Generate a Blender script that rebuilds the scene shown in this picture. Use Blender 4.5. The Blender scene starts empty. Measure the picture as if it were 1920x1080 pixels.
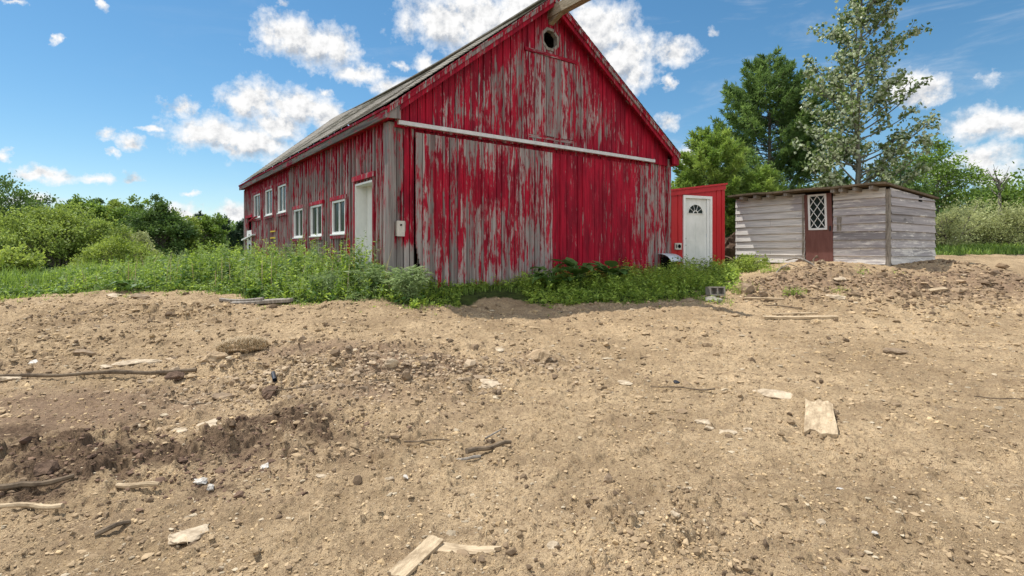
import bpy, math, random
import numpy as np
from mathutils import Vector, Matrix

random.seed(7)
R = np.random.default_rng(11)
sc = bpy.context.scene
COL = sc.collection
PI = math.pi
F_PX, HZ, CAMZ = 999.0, 468.0, 1.5

# ------------------------------------------------------------------ noise
_perm = np.random.default_rng(3).permutation(4096).astype(np.int64)
_ga = np.random.default_rng(4).uniform(0, 2 * PI, 4096)
_gx, _gy = np.cos(_ga), np.sin(_ga)

def perlin(x, y, seed=0):
    xi = np.floor(x).astype(np.int64); yi = np.floor(y).astype(np.int64)
    xf = x - xi; yf = y - yi
    u = xf * xf * xf * (xf * (xf * 6 - 15) + 10); v = yf * yf * yf * (yf * (yf * 6 - 15) + 10)
    def g(ix, iy, dx, dy):
        h = _perm[(_perm[(ix + seed * 131) & 4095] + iy) & 4095]
        return _gx[h] * dx + _gy[h] * dy
    a = g(xi, yi, xf, yf); b = g(xi + 1, yi, xf - 1, yf)
    c = g(xi, yi + 1, xf, yf - 1); d = g(xi + 1, yi + 1, xf - 1, yf - 1)
    return (a + u * (b - a)) * (1 - v) + (c + u * (d - c)) * v

def fbm(x, y, lam, octv, gain=0.5, seed=0):
    s = 0; amp = 1.0; fr = 1.0 / lam
    for o in range(octv):
        s = s + amp * perlin(x * fr, y * fr, seed + o); amp *= gain; fr *= 2.03
    return s

def sstep(a, b, x):
    t = np.clip((x - a) / (b - a), 0, 1); return t * t * (3 - 2 * t)

# ------------------------------------------------------------------ terrain heights
def ray_xy(u, d): return ((u - 960) / F_PX * d, d)
_cp = []
def cp(u, *dz):
    for d, z in dz:
        x, y = ray_xy(u, d); _cp.append((x, y, z))
for u in (-500, 0):
    cp(u, (3, 0), (6, .22), (9.5, .63), (11, .72), (16, .45), (26, .1), (45, -.6), (90, -1))
cp(300, (3, 0), (6, .2), (9.3, .68), (11, .76), (14, .72), (20, .4), (30, 0), (60, -.6), (120, -1))
cp(600, (3, 0), (6, .2), (8.6, .6), (10, .72), (13, .8))
cp(733, (3, 0), (6, .2), (8.1, .58), (9.4, .78))
cp(900, (3, 0), (6, .17), (9, .5), (10.4, .76))
cp(1040, (3, 0), (6, .15), (9.4, .48), (11.4, .8))
cp(1250, (3, 0), (6, .13), (9.7, .5), (11.5, .66), (13.7, .8))
cp(1340, (11.5, .62), (14, .78), (15.4, .82))
cp(1500, (3, 0), (6, .12), (9.6, .42), (11, .68), (12.5, .98), (14.2, 1.12))
cp(1668, (3, 0), (6, .12), (9.8, .42), (11.3, .78), (12.9, 1.05))
for u in (1850, 2500):
    cp(u, (3, 0), (6, .12), (10, .4), (12, .82), (14, 1.12), (16.5, 1.33), (22, 1.6), (35, 2.0), (80, 2.2))
for x, y, z in ((0, 20, .95), (5, 18.5, .95), (8.5, 22, 1.4), (10, 40, 1.9), (0, 50, .7), (-5, 25, .7), (0, -4, 0), (-6, -4, 0), (6, -4, 0), (0, 1, 0),
                (-600, 300, -1), (0, 600, 0), (600, 300, 2), (-300, 600, -1), (300, 600, 1), (-400, -50, 0), (400, -50, 1)):
    _cp.append((x, y, z))
_cp = np.array(_cp)

def _phi(r2): return 0.5 * r2 * np.log(np.maximum(r2, 1e-12))
def _tps_fit():
    P = _cp[:, :2] / 10; n = len(P)
    r2 = ((P[:, None] - P[None]) ** 2).sum(-1)
    K = _phi(r2) + np.eye(n) * 0.003
    Q = np.hstack([np.ones((n, 1)), P])
    A = np.block([[K, Q], [Q.T, np.zeros((3, 3))]])
    return np.linalg.solve(A, np.concatenate([_cp[:, 2], np.zeros(3)]))
_w = _tps_fit()
def base_z(x, y):
    x = np.asarray(x, float) / 10; y = np.asarray(y, float) / 10
    s = _w[-3] + _w[-2] * x + _w[-1] * y
    for i in range(len(_cp)):
        s = s + _w[i] * _phi((x - _cp[i, 0] / 10) ** 2 + (y - _cp[i, 1] / 10) ** 2)
    return s

def hit0(u, v):
    """where the sight line through a photo point meets the smooth terrain"""
    d = np.arange(1.2, 40, .02); x = (u - 960) / F_PX * d
    z = CAMZ + (HZ - v) / F_PX * d
    k = np.nonzero(z < base_z(x, d))[0]
    i = k[0] if len(k) else len(d) - 1
    return x[i], d[i]

# soft patches on the dirt: (photo u, v, half width along x, half depth along y)
def patches(lst, x, y):
    s = np.zeros_like(x)
    for (u, v, rx, ry, w) in lst:
        cx, cy = hit0(u, v)
        s = np.maximum(s, w * np.exp(-(((x - cx) / rx) ** 2 + ((y - cy) / ry) ** 2)))
    return s
DARK = [(40, 860, .55, .38, 1.25), (130, 900, .5, .28, 1.2), (300, 870, .6, .22, .95), (430, 850, .5, .28, .9), (520, 800, .6, .35, 1.15), (600, 830, .3, .2, .9),
        (400, 920, .35, .15, .7), (500, 745, .5, .35, .6), (60, 940, .4, .15, .9), (200, 830, .7, .25, .75), (560, 770, .4, .25, .9), (0, 820, .5, .3, 1.0)]
SEMI = [(150, 770, 1.5, .8, .8), (330, 720, 1.2, .6, .35), (60, 700, 1.0, .8, .5), (640, 660, 1.6, .5, .7), (760, 690, 1.0, .6, .9), (700, 740, .9, .4, .65), (1000, 680, .5, .3, .6), (1500, 535, 2.0, 1.0, .72), (1700, 540, 2.4, 1.2, .78), (1880, 535, 2.2, 1.6, .82), (250, 600, 2.4, .5, .35), (500, 850, 1.6, 1.2, .42), (300, 980, 1.2, .5, .36), (820, 760, 1.3, 1.0, .42), (1250, 1000, .7, .4, .35), (600, 600, 1.6, .5, .3)]
ROUGH = [(690, 690, 1.8, .8, 1.0), (500, 700, 1.0, .9, .8), (480, 830, 1.2, .6, 1.0), (100, 880, .8, .5, 1.0), (1000, 680, .35, .25, .9), (200, 590, 2.4, .6, .9),
         (1500, 540, 1.8, 1.1, 1.0), (1700, 545, 2.2, 1.4, 1.0), (1880, 540, 2.0, 1.8, 1.0), (1250, 1010, .6, .4, .6), (100, 650, 1.5, 1.0, .55)]

def micro(x, y):
    ds = np.hypot(x, y)
    ro = np.clip(patches(ROUGH, x, y), 0, 1)
    ro = 0.52 + 0.90 * ro * (0.6 + 0.8 * np.clip(fbm(x, y, .9, 2, seed=50) + .4, 0, 1)) + .22 * np.clip(fbm(x, y, 1.6, 2, seed=60) * 1.6, 0, 1)
    big = 0.045 * fbm(x, y, 2.4, 3, .5, 5) + 0.030 * (.4 + ro) * fbm(x * .8, y, .85, 2, .5, 7)
    a = math.radians(24); xr = x * math.cos(a) + y * math.sin(a); yr = -x * math.sin(a) + y * math.cos(a)
    rake = 0.010 * fbm(xr * .35, yr, .16, 2, .6, 9) * sstep(9, 4, ds)
    rid = 1 - np.abs(fbm(x, y, .42, 3, .55, 12)) * 1.8
    med = 0.042 * ro * rid
    cl = np.maximum(0, fbm(x, y, .17, 4, .6, 20) - .02)
    c1 = fbm(x, y, .34, 4, .6, 70); c2 = fbm(x, y, .12, 3, .6, 80); c3 = fbm(x, y, .05, 2, .6, 90)
    lump = sstep(.04, .24, c1) * (.5 + cl)
    clod = .060 * np.clip(ro - .14, 0, 1.3) * lump + .017 * np.clip(ro, .38, 1.3) * sstep(.03, .22, c2) * (.6 + .8 * np.clip(c1 + .3, 0, 1)) + .006 * sstep(.05, .22, c3)
    cl2 = np.maximum(0, fbm(x, y, .045, 2, .6, 28) + .02)
    fine = 0.018 * (.6 + .45 * np.clip(ro, 0, 1)) * cl2
    return (big + rake + med + clod + fine - .015) * sstep(60, 20, ds)

def features(x, y):
    z = np.zeros_like(x)
    for (u, v, rx, ry, h) in [(60, 880, .55, .35, .12), (440, 850, .8, .2, .05), (700, 690, 1.1, .3, .10), (1010, 672, .3, .18, .07), (520, 690, .3, .2, -.05), (505, 745, .25, .2, -.06),
                              (930, 580, .7, .3, -.06), (920, 562, .4, .25, .025), (250, 660, 1.2, .5, -.05), (60, 590, 1.0, .25, .07), (300, 585, 1.2, .25, .05),
                              (1470, 525, .5, .35, .12), (1560, 520, .7, .3, .13), (1700, 540, .8, .3, .12), (1850, 530, .8, .4, .16), (1790, 505, .7, .6, .16), (1640, 555, .6, .3, .08), (1400, 548, .3, .3, .12)]:
        cx, cy = hit0(u, v); z = z + h * np.exp(-(((x - cx) / rx) ** 2 + ((y - cy) / ry) ** 2))
    return z

def ground_z(x, y):
    x = np.atleast_1d(np.asarray(x, float)); y = np.atleast_1d(np.asarray(y, float))
    return base_z(x, y) + features(x, y) + micro(x, y)
def gz(x, y): return float(ground_z(x, y)[0])
def smooth_gz(x, y):
    x = np.atleast_1d(np.asarray(x, float)); y = np.atleast_1d(np.asarray(y, float))
    return base_z(x, y) + features(x, y)

# ------------------------------------------------------------------ materials
class NT:
    def __init__(s, name):
        s.m = bpy.data.materials.new(name); s.m.use_nodes = True
        s.t = s.m.node_tree; s.t.nodes.clear(); s.out = s.n('ShaderNodeOutputMaterial')
    def n(s, typ, **kw):
        nd = s.t.nodes.new(typ)
        for k, v in kw.items(): setattr(nd, k, v)
        return nd
    def l(s, a, b): s.t.links.new(a, b)
    def setin(s, sock, v):
        if hasattr(v, 'is_output') or isinstance(v, bpy.types.NodeSocket): s.l(v, sock)
        else: sock.default_value = v
    def math(s, op, a, b=None, c=None, clamp=False):
        nd = s.n('ShaderNodeMath', operation=op); nd.use_clamp = clamp
        s.setin(nd.inputs[0], a)
        if b is not None: s.setin(nd.inputs[1], b)
        if c is not None: s.setin(nd.inputs[2], c)
        return nd.outputs[0]
    def vmath(s, op, a, b):
        nd = s.n('ShaderNodeVectorMath', operation=op); s.setin(nd.inputs[0], a); s.setin(nd.inputs[1], b); return nd
    def coord(s, scale=(1, 1, 1), kind='Object'):
        tc = s.n('ShaderNodeTexCoord'); return s.vmath('MULTIPLY', tc.outputs[kind], scale).outputs[0]
    def noise(s, vec, scale=1.0, detail=4, rough=.55, dist=0):
        nd = s.n('ShaderNodeTexNoise'); s.l(vec, nd.inputs['Vector'])
        nd.inputs['Scale'].default_value = scale; nd.inputs['Detail'].default_value = detail
        nd.inputs['Roughness'].default_value = rough; nd.inputs['Distortion'].default_value = dist
        return nd.outputs['Fac']
    def ramp(s, f, a, b, smooth=True):
        nd = s.n('ShaderNodeMapRange'); nd.interpolation_type = 'SMOOTHSTEP' if smooth else 'LINEAR'
        s.setin(nd.inputs[0], f); nd.inputs[1].default_value = a; nd.inputs[2].default_value = b
        return nd.outputs[0]
    def mix(s, f, a, b):
        nd = s.n('ShaderNodeMix', data_type='RGBA'); s.setin(nd.inputs[0], f)
        for k, v in ((6, a), (7, b)):
            if isinstance(v, tuple): nd.inputs[k].default_value = (*v[:3], 1)
            else: s.l(v, nd.inputs[k])
        return nd.outputs[2]
    def attr(s, name):
        nd = s.n('ShaderNodeAttribute', attribute_name=name); return nd.outputs['Fac']
    def bump(s, h, strength=.4, dist=.01):
        nd = s.n('ShaderNodeBump'); nd.inputs['Strength'].default_value = strength; nd.inputs['Distance'].default_value = dist
        s.l(h, nd.inputs['Height']); return nd.outputs[0]
    def bsdf(s, col, rough=.8, normal=None, spec=.25, metal=0):
        nd = s.n('ShaderNodeBsdfPrincipled')
        if isinstance(col, tuple): nd.inputs['Base Color'].default_value = (*col[:3], 1)
        else: s.l(col, nd.inputs['Base Color'])
        s.setin(nd.inputs['Roughness'], rough); nd.inputs['Specular IOR Level'].default_value = spec
        nd.inputs['Metallic'].default_value = metal
        if normal is not None: s.l(normal, nd.inputs['Normal'])
        return nd
    def done(s, sh): s.l(sh.outputs[0], s.out.inputs[0]); return s.m

def m_simple(name, c1, c2, scale=6, rough=.75, stretch=(1, 1, 1), bump=.3, bd=.006, spec=.2, metal=0):
    t = NT(name); v = t.coord(stretch); n = t.noise(v, scale, 6, .6)
    n2 = t.noise(v, scale * 5, 4, .6)
    f = t.ramp(t.math('ADD', t.math('MULTIPLY', n, .7), t.math('MULTIPLY', n2, .3)), .3, .7)
    return t.done(t.bsdf(t.mix(f, c1, c2), rough, t.bump(t.math('ADD', n, t.math('MULTIPLY', n2, .5)), bump, bd), spec, metal))

def m_oldpaint(name, paint, paint2, faded, wood1, wood2, axis='z', thr=0.0, scale=1.0, rw=.20):
    """paint worn off weathered boards; axis = direction the grain runs. 'bias' and 'rnd' come from the boards"""
    t = NT(name)
    def st(a, b):   # a across, b along
        a *= scale; b *= scale
        return (a, a, b) if axis == 'z' else (b, b, a)
    A = t.noise(t.coord(st(3.6, 1.25)), 1, 6, .66, .35)
    B = t.noise(t.coord(st(34, 1.6)), 1, 4, .65)
    Cn = t.noise(t.coord(st(19, 3.6)), 1, 6, .74, .25)
    rnd = t.attr('rnd'); bias = t.attr('bias')
    rv = t.n('ShaderNodeCombineXYZ'); t.l(t.math('MULTIPLY', rnd, 37.0), rv.inputs[0]); t.l(t.math('MULTIPLY', rnd, 91.0), rv.inputs[2])
    vb = t.vmath('ADD', t.coord(st(10, 1.15)), rv.outputs[0]).outputs[0]
    Bd = t.noise(vb, 1, 5, .65)
    s = t.math('MULTIPLY', A, .75)
    s = t.math('MULTIPLY_ADD', Bd, 1.1, s)
    s = t.math('MULTIPLY_ADD', B, 1.05, s)
    s = t.math('MULTIPLY_ADD', Cn, 1.45, s)
    s = t.math('MULTIPLY_ADD', rnd, rw, s)
    s = t.math('ADD', s, t.math('SUBTRACT', bias, 2.275 - thr))
    mask = t.ramp(s, -.09, .10)
    soft = t.ramp(s, -.30, .25)
    g1 = t.noise(t.coord(st(70, 1.4)), 1, 4, .6); g2 = t.noise(t.coord(st(16, .5)), 1, 4, .6)
    wf = t.math('ADD', t.math('MULTIPLY', g1, .55), t.math('ADD', t.math('MULTIPLY', g2, .45), t.math('MULTIPLY', rnd, .25)))
    wood = t.mix(t.ramp(wf, .32, .88), wood1, wood2)
    knot = t.ramp(t.noise(t.coord(st(7, 2.2)), 1, 2, .5), .72, .78)
    wood = t.mix(t.math('MULTIPLY', knot, .6), wood, (.06, .05, .045))
    wood = t.mix(t.math('MULTIPLY', soft, .30), wood, paint)          # stained grain close to paint
    pf = t.noise(t.coord(st(5, 1.1)), 1, 5, .6)
    pcol = t.mix(t.ramp(pf, .35, .68), paint, paint2)
    chalk = t.ramp(t.noise(t.coord(st(26, 3.5)), 1, 5, .7), .56, .76)
    edge = t.math('MULTIPLY', t.ramp(s, .25, .02), .55)
    pcol = t.mix(t.math('MULTIPLY', chalk, t.math('ADD', edge, .40)), pcol, faded)
    pcol = t.mix(t.math('MULTIPLY', t.ramp(g1, .60, .36), .55), pcol, tuple(x * .38 for x in paint2))
    col = t.mix(mask, wood, pcol)
    h = t.math('ADD', t.math('MULTIPLY', g1, .6), t.math('ADD', t.math('MULTIPLY', mask, .5), t.math('MULTIPLY', Cn, .3)))
    return t.done(t.bsdf(col, .72, t.bump(h, .55, .006), .18))

def m_foliage(name, dark, light, under=None, trans=.36, rough=.55):
    t = NT(name)
    tint = t.attr('tint')
    oi = t.n('ShaderNodeObjectInfo').outputs['Random']
    f = t.math('ADD', tint, t.math('MULTIPLY', t.math('SUBTRACT', oi, .5), .15), clamp=True)
    col = t.mix(f, dark, light)
    if under:
        geo = t.n('ShaderNodeNewGeometry'); col = t.mix(geo.outputs['Backfacing'], col, under)
    b = t.bsdf(col, rough, None, .3)
    tr = t.n('ShaderNodeBsdfTranslucent')
    hs = t.n('ShaderNodeHueSaturation'); hs.inputs['Value'].default_value = 1.25; hs.inputs['Saturation'].default_value = 1.08; hs.inputs['Hue'].default_value = .49
    t.l(col, hs.inputs['Color']); t.l(hs.outputs[0], tr.inputs[0])
    mx = t.n('ShaderNodeMixShader'); mx.inputs[0].default_value = trans
    t.l(b.outputs[0], mx.inputs[1]); t.l(tr.outputs[0], mx.inputs[2])
    return t.done(mx)

def m_flat(name, col, rough=.5, spec=.4, metal=0):
    t = NT(name)
    n = t.noise(t.coord(), 9, 4, .6)
    c = t.mix(t.ramp(n, .3, .7), tuple(x * .86 for x in col), tuple(min(1, x * 1.08) for x in col))
    return t.done(t.bsdf(c, rough, None, spec, metal))

def m_ground():
    t = NT('dirt_ground')
    P = t.coord((1, 1, 0))
    dark = t.attr('dark'); semi = t.attr('semi'); green = t.attr('green'); cav = t.attr('hgt')
    n1 = t.noise(P, .55, 5, .6); n2 = t.noise(P, 4.5, 6, .65); n3 = t.noise(P, 30, 5, .7); n4 = t.noise(P, 120, 3, .6)
    c = t.mix(t.ramp(t.math('ADD', t.math('MULTIPLY', n1, .6), t.math('MULTIPLY', n2, .4)), .36, .64), (.33, .236, .138), (.585, .434, .264))
    f3 = t.math('ADD', t.math('MULTIPLY', n3, .6), t.math('MULTIPLY', n4, .4))
    c = t.mix(t.ramp(f3, .53, .37), c, (.205, .140, .085))
    st1 = t.noise(t.coord((.9, 2.6, 0)), 1, 7, .68, .4); st2 = t.noise(t.coord((2.6, 6.5, 0)), 1, 6, .7, .3)
    c = t.mix(t.math('MULTIPLY', t.ramp(t.math('ADD', t.math('MULTIPLY', st1, .6), t.math('MULTIPLY', st2, .4)), .47, .63), .62), c, (.25, .175, .107))
    c = t.mix(t.ramp(t.noise(P, 62, 2, .5), .66, .74), c, (.62, .50, .36))
    cl = t.noise(P, 2.3, 5, .65)
    c = t.mix(t.math('MULTIPLY', t.ramp(t.math('ADD', semi, t.math('MULTIPLY', t.math('SUBTRACT', cl, .5), .9)), .25, .75), .75), c, (.235, .158, .108))
    dk = t.ramp(t.math('ADD', dark, t.math('MULTIPLY', t.math('SUBTRACT', t.noise(P, 7, 8, .75), .5), 1.35)), .36, .92)
    c = t.mix(t.math('MULTIPLY', dk, .86), c, t.mix(t.ramp(n3, .35, .7), (.062, .040, .027), (.165, .105, .070)))
    gg = t.ramp(t.math('ADD', green, t.math('MULTIPLY', t.math('SUBTRACT', cl, .5), .7)), .35, .65)
    c = t.mix(gg, c, t.mix(t.ramp(n2, .35, .65), (.030, .040, .014), (.075, .10, .026)))
    h = t.math('ADD', t.math('MULTIPLY', n3, 1.0), t.math('MULTIPLY', n4, .45))
    return t.done(t.bsdf(c, .95, t.bump(h, .95, .022), .08))

# ------------------------------------------------------------------ mesh helpers
def raw_mesh(name, V, Fa, mat=None, smooth=False, pattr=None, fattr=None):
    """V (n,3); Fa (m,k) one polygon size"""
    me = bpy.data.meshes.new(name)
    V = np.asarray(V, np.float32); Fa = np.asarray(Fa, np.int32)
    m, k = Fa.shape
    me.vertices.add(len(V)); me.vertices.foreach_set('co', V.ravel())
    me.loops.add(m * k); me.loops.foreach_set('vertex_index', Fa.ravel())
    me.polygons.add(m); me.polygons.foreach_set('loop_start', np.arange(0, m * k, k, dtype=np.int32))
    try: me.polygons.foreach_set('loop_total', np.full(m, k, np.int32))
    except Exception: pass
    for nm, a in (pattr or {}).items():
        at = me.attributes.new(nm, 'FLOAT', 'POINT'); at.data.foreach_set('value', np.asarray(a, np.float32))
    for nm, a in (fattr or {}).items():
        at = me.attributes.new(nm, 'FLOAT', 'FACE'); at.data.foreach_set('value', np.asarray(a, np.float32))
    me.polygons.foreach_set('use_smooth', np.full(m, smooth, bool))
    if mat: me.materials.append(mat)
    me.update(calc_edges=True); me.validate()
    return me

def link(name, me, parent=None, loc=None):
    o = bpy.data.objects.new(name, me); COL.objects.link(o)
    if parent is not None: o.parent = parent
    if loc is not None: o.location = loc
    return o

def tag(o, label=None, cat=None, group=None, kind=None):
    if label: o['label'] = label
    if cat: o['category'] = cat
    if group: o['group'] = group
    if kind: o['kind'] = kind
    return o

def empty(name, loc, rz=0.0, label=None, cat=None, group=None):
    o = bpy.data.objects.new(name, None); COL.objects.link(o); o.location = loc; o.rotation_euler = (0, 0, rz)
    o.empty_display_size = .2
    return tag(o, label, cat, group)

class MB:
    def __init__(s): s.v = []; s.f = []; s.b = []; s.r = []
    def add(s, V, Fs, bias=0.0, rnd=.5):
        o = len(s.v); s.v += [tuple(p) for p in V]; s.f += [tuple(i + o for i in f) for f in Fs]
        n = len(V)
        s.b += list(bias) if hasattr(bias, '__len__') else [bias] * n
        s.r += list(rnd) if hasattr(rnd, '__len__') else [rnd] * n
        return s
    def box(s, x0, x1, y0, y1, z0, z1, bias=0., rnd=.5):
        V = [(x0, y0, z0), (x1, y0, z0), (x1, y1, z0), (x0, y1, z0), (x0, y0, z1), (x1, y0, z1), (x1, y1, z1), (x0, y1, z1)]
        return s.add(V, [(0, 3, 2, 1), (4, 5, 6, 7), (0, 1, 5, 4), (1, 2, 6, 5), (2, 3, 7, 6), (3, 0, 4, 7)], bias, rnd)
    def hexa(s, V, bias=0., rnd=.5):
        return s.add(V, [(0, 3, 2, 1), (4, 5, 6, 7), (0, 1, 5, 4), (1, 2, 6, 5), (2, 3, 7, 6), (3, 0, 4, 7)], bias, rnd)
    def bar(s, a, b, w, h, up=(0, 0, 1), **k):
        a = Vector(a); b = Vector(b); d = (b - a).normalized(); sd = d.cross(Vector(up)).normalized(); u = sd.cross(d)
        V = []
        for p in (a, b):
            for i, j in ((-1, -1), (1, -1), (1, 1), (-1, 1)): V.append(p + sd * i * w / 2 + u * j * h / 2)
        V = [V[0], V[1], V[5], V[4], V[3], V[2], V[6], V[7]]
        return s.hexa(V, **k)
    def tube(s, path, rad, n=6, cap=True):
        path = [Vector(p) for p in path]; V = []; Fs = []
        t0 = (path[-1] - path[0]).normalized()
        ref = Vector((0, 0, 1)) if abs(t0.z) < .9 else Vector((1, 0, 0))
        for i, p in enumerate(path):
            t = (path[min(i + 1, len(path) - 1)] - path[max(i - 1, 0)]).normalized()
            a = t.cross(ref).normalized(); b = a.cross(t)
            for k in range(n):
                q = 2 * PI * k / n; V.append(p + (a * math.cos(q) + b * math.sin(q)) * rad[i])
        for i in range(len(path) - 1):
            for k in range(n):
                k2 = (k + 1) % n; Fs.append((i * n + k, i * n + k2, (i + 1) * n + k2, (i + 1) * n + k))
        if cap: Fs.append(tuple(range(n))[::-1]); Fs.append(tuple((len(path) - 1) * n + k for k in range(n)))
        return s.add(V, Fs)
    def build(s, name, mat, parent=None, smooth=False, loc=None):
        me = bpy.data.meshes.new(name); me.from_pydata(s.v, [], s.f)
        for nm, a in (('bias', s.b), ('rnd', s.r)):
            at = me.attributes.new(nm, 'FLOAT', 'POINT'); at.data.foreach_set('value', np.array(a, np.float32))
        if mat: me.materials.append(mat)
        if smooth: me.polygons.foreach_set('use_smooth', np.full(len(me.polygons), True))
        me.update()
        return link(name, me, parent, loc)

def strip(mb, M, a, b, z0a, z0b, z1a, z1b, n0, n1, bias, rnd, step=.16):
    L = max(1, int(math.ceil((max(z1a, z1b) - min(z0a, z0b)) / step)))
    V = []; B = []
    for k in range(L + 1):
        q = k / L; za = z0a + (z1a - z0a) * q; zb = z0b + (z1b - z0b) * q
        for (x, n, z) in ((a, n1, za), (b, n1, zb), (b, n0, zb), (a, n0, za)):
            V.append(M(x, n, z)); B.append(bias(x, z))
    Fs = [(3, 2, 1, 0)]
    for k in range(L):
        o = 4 * k
        for i in range(4):
            j = (i + 1) % 4; Fs.append((o + i, o + j, o + 4 + j, o + 4 + i))
    o = 4 * L; Fs.append((o, o + 1, o + 2, o + 3))
    mb.add(V, Fs, B, rnd)

def boards(mb, M, x0, x1, zb, zt, n0, thick, width, bias, rects=(), fine=None, gap=.017, batten=0., bw=.055, bt=.02, seed=0, jitter=.016, bprob=1.0):
    """vertical boards; zb, zt functions of x; rects = holes (a, b, z0, z1); fine(x) -> list of extra cut positions and hole function"""
    rg = random.Random(seed); x = x0; joints = []
    def spans(xm, lo, hi):
        out = [(lo, hi)]
        hs = [(r[2], r[3]) for r in rects if r[0] - 1e-4 < xm < r[1] + 1e-4]
        if fine:
            h = fine[2](xm)
            if h: hs.append(h)
        for h0, h1 in hs:
            nx = []
            for a, b in out:
                if h1 <= a or h0 >= b: nx.append((a, b)); continue
                if h0 > a + .01: nx.append((a, h0))
                if h1 < b - .01: nx.append((h1, b))
            out = nx
        return out
    while x < x1 - 1e-4:
        w = width * rg.uniform(.78, 1.22); xe = x + w
        if x1 - xe < width * .4: xe = x1
        dn = rg.uniform(0, jitter); rnd = rg.random(); dz = rg.uniform(0, .03)
        cuts = [x + gap / 2, xe - gap / 2]
        for r in rects:
            for e in (r[0], r[1]):
                if x + gap < e < xe - gap: cuts.append(e)
        if fine:
            a = max(x, fine[0]); b = min(xe, fine[1])
            if b > a:
                k = int((b - a) / .02) + 1
                cuts += [a + (b - a) * i / k for i in range(k + 1) if x + gap < a + (b - a) * i / k < xe - gap]
        cuts = sorted(set(round(c, 5) for c in cuts))
        for a, b in zip(cuts[:-1], cuts[1:]):
            if b - a < .002: continue
            xm = (a + b) / 2; lo = zb(xm) + dz; hi = zt(xm)
            for (s0, s1) in spans(xm, lo, hi):
                ta, tb = (zt(a), zt(b)) if s1 == hi else (s1, s1)
                if min(ta, tb) <= s0: continue
                strip(mb, M, a, b, s0, s0, ta, tb, n0, n0 + thick + dn, bias, rnd)
        joints.append(xe); x = xe
    if batten > 0:
        for j in joints[:-1]:
            if rg.random() > bprob: continue
            rnd = rg.random()
            for (s0, s1) in spans(j, zb(j), min(zt(j - bw / 2), zt(j + bw / 2))):
                if s1 - s0 < .05: continue
                if any(r[0] - bw / 2 < j < r[1] + bw / 2 and r[2] < (s0 + s1) / 2 < r[3] for r in rects): continue
                strip(mb, M, j - bw / 2, j + bw / 2, s0, s0, s1, s1, n0 + .002, n0 + thick + jitter + bt, bias, rnd)

# ------------------------------------------------------------------ material library
RED1, RED2, REDF = (.46, .008, .032), (.23, .005, .020), (.58, .19, .22)
W1, W2 = (.095, .082, .076), (.42, .38, .355)
MT = {}
MT['barn'] = m_oldpaint('worn_red_paint', RED1, RED2, REDF, W1, W2)
MT['fascia'] = m_oldpaint('worn_fascia_board', RED1, RED2, REDF, (.06, .052, .045), (.31, .27, .23), axis='x')
MT['barn_h'] = m_oldpaint('worn_red_paint_across', RED1, RED2, REDF, W1, W2, axis='x')
MT['white_lap'] = m_oldpaint('worn_white_paint', (.82, .775, .72), (.72, .68, .63), (.84, .81, .76), (.17, .155, .155), (.48, .44, .44), axis='x', scale=.8, rw=.08)
MT['grey_wood'] = m_simple('weathered_wood', (.13, .11, .09), (.38, .34, .29), 5, .85, (6, 6, .8), .5)
MT['tan_wood'] = m_simple('dusty_tan_wood', (.25, .18, .11), (.60, .47, .31), 3.2, .9, (9, 2.2, 5), .6, .006)
MT['dark_wood'] = m_simple('dark_stick_bark', (.07, .05, .035), (.22, .165, .11), 10, .9)
MT['beam'] = m_simple('old_beam_wood', (.17, .13, .075), (.42, .36, .26), 4, .85, (8, 1.2, 8), .5)
MT['white'] = m_simple('white_vinyl', (.72, .72, .70), (.82, .82, .80), 3, .45, (1, 1, 1), .05, .002, .4)
MT['doorwhite'] = m_simple('dusty_white_door', (.62, .63, .60), (.80, .80, .77), 2.2, .5, (1, 1, .5), .05, .002, .35)
MT['redmetal'] = m_simple('red_painted_siding', (.42, .014, .020), (.52, .024, .028), 3, .5, (4, 4, .5), .08, .003, .3)
MT['glass'] = m_flat('dark_window_glass', (.022, .032, .030), .16, .14)
MT['black'] = m_flat('dark_hollow', (.006, .006, .006), .9, .05)
MT['track'] = m_simple('painted_steel_track', (.50, .49, .48), (.68, .67, .66), 6, .5, (1, 1, 1), .1, .002, .4)
MT['galv'] = m_simple('galvanised_sheet', (.46, .50, .56), (.62, .66, .72), 8, .42, (1, 1, 1), .1, .002, .5, .15)
MT['brown'] = m_simple('faded_brown_door', (.145, .062, .052), (.20, .092, .078), 4, .6, (3, 3, .6), .15, .003)
MT['roofing'] = m_simple('mossy_roll_roofing', (.075, .055, .035), (.17, .13, .085), 7, .9)
MT['yellow'] = m_flat('yellow_steel', (.62, .42, .02), .5)
MT['boxgrey'] = m_flat('beige_box_plastic', (.55, .51, .45), .5)
MT['concrete'] = m_simple('grey_block_concrete', (.19, .17, .145), (.36, .335, .29), 14, .95, (1, 1, 1), .5)
MT['stone'] = m_simple('pale_field_stone', (.30, .23, .155), (.60, .49, .35), 11, .9, (1, 1, 1), .5)
MT['darkstone'] = m_simple('dusty_brown_stone', (.19, .135, .09), (.36, .27, .18), 9, .9, (1, 1, 1), .5)
MT['clod'] = m_simple('dark_earth_clod', (.07, .045, .032), (.19, .125, .085), 16, .98, (1, 1, 1), .9, .02)
MT['tanclod'] = m_simple('dry_earth_clod', (.30, .21, .125), (.48, .355, .225), 16, .98, (1, 1, 1), .9, .02)
MT['whitebit'] = m_simple('dirty_white_scrap', (.36, .31, .25), (.66, .63, .58), 30, .7)
MT['bark'] = m_simple('grey_bark', (.10, .085, .065), (.26, .23, .19), 8, .95, (3, 3, .6), .8, .02)
MT['palebark'] = m_simple('pale_poplar_bark', (.12, .11, .085), (.26, .25, .20), 6, .9, (3, 3, .8), .6, .015)
MT['darkpipe'] = m_flat('black_pipe_plastic', (.03, .03, .034), .45)
MT['ground'] = m_ground()
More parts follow.
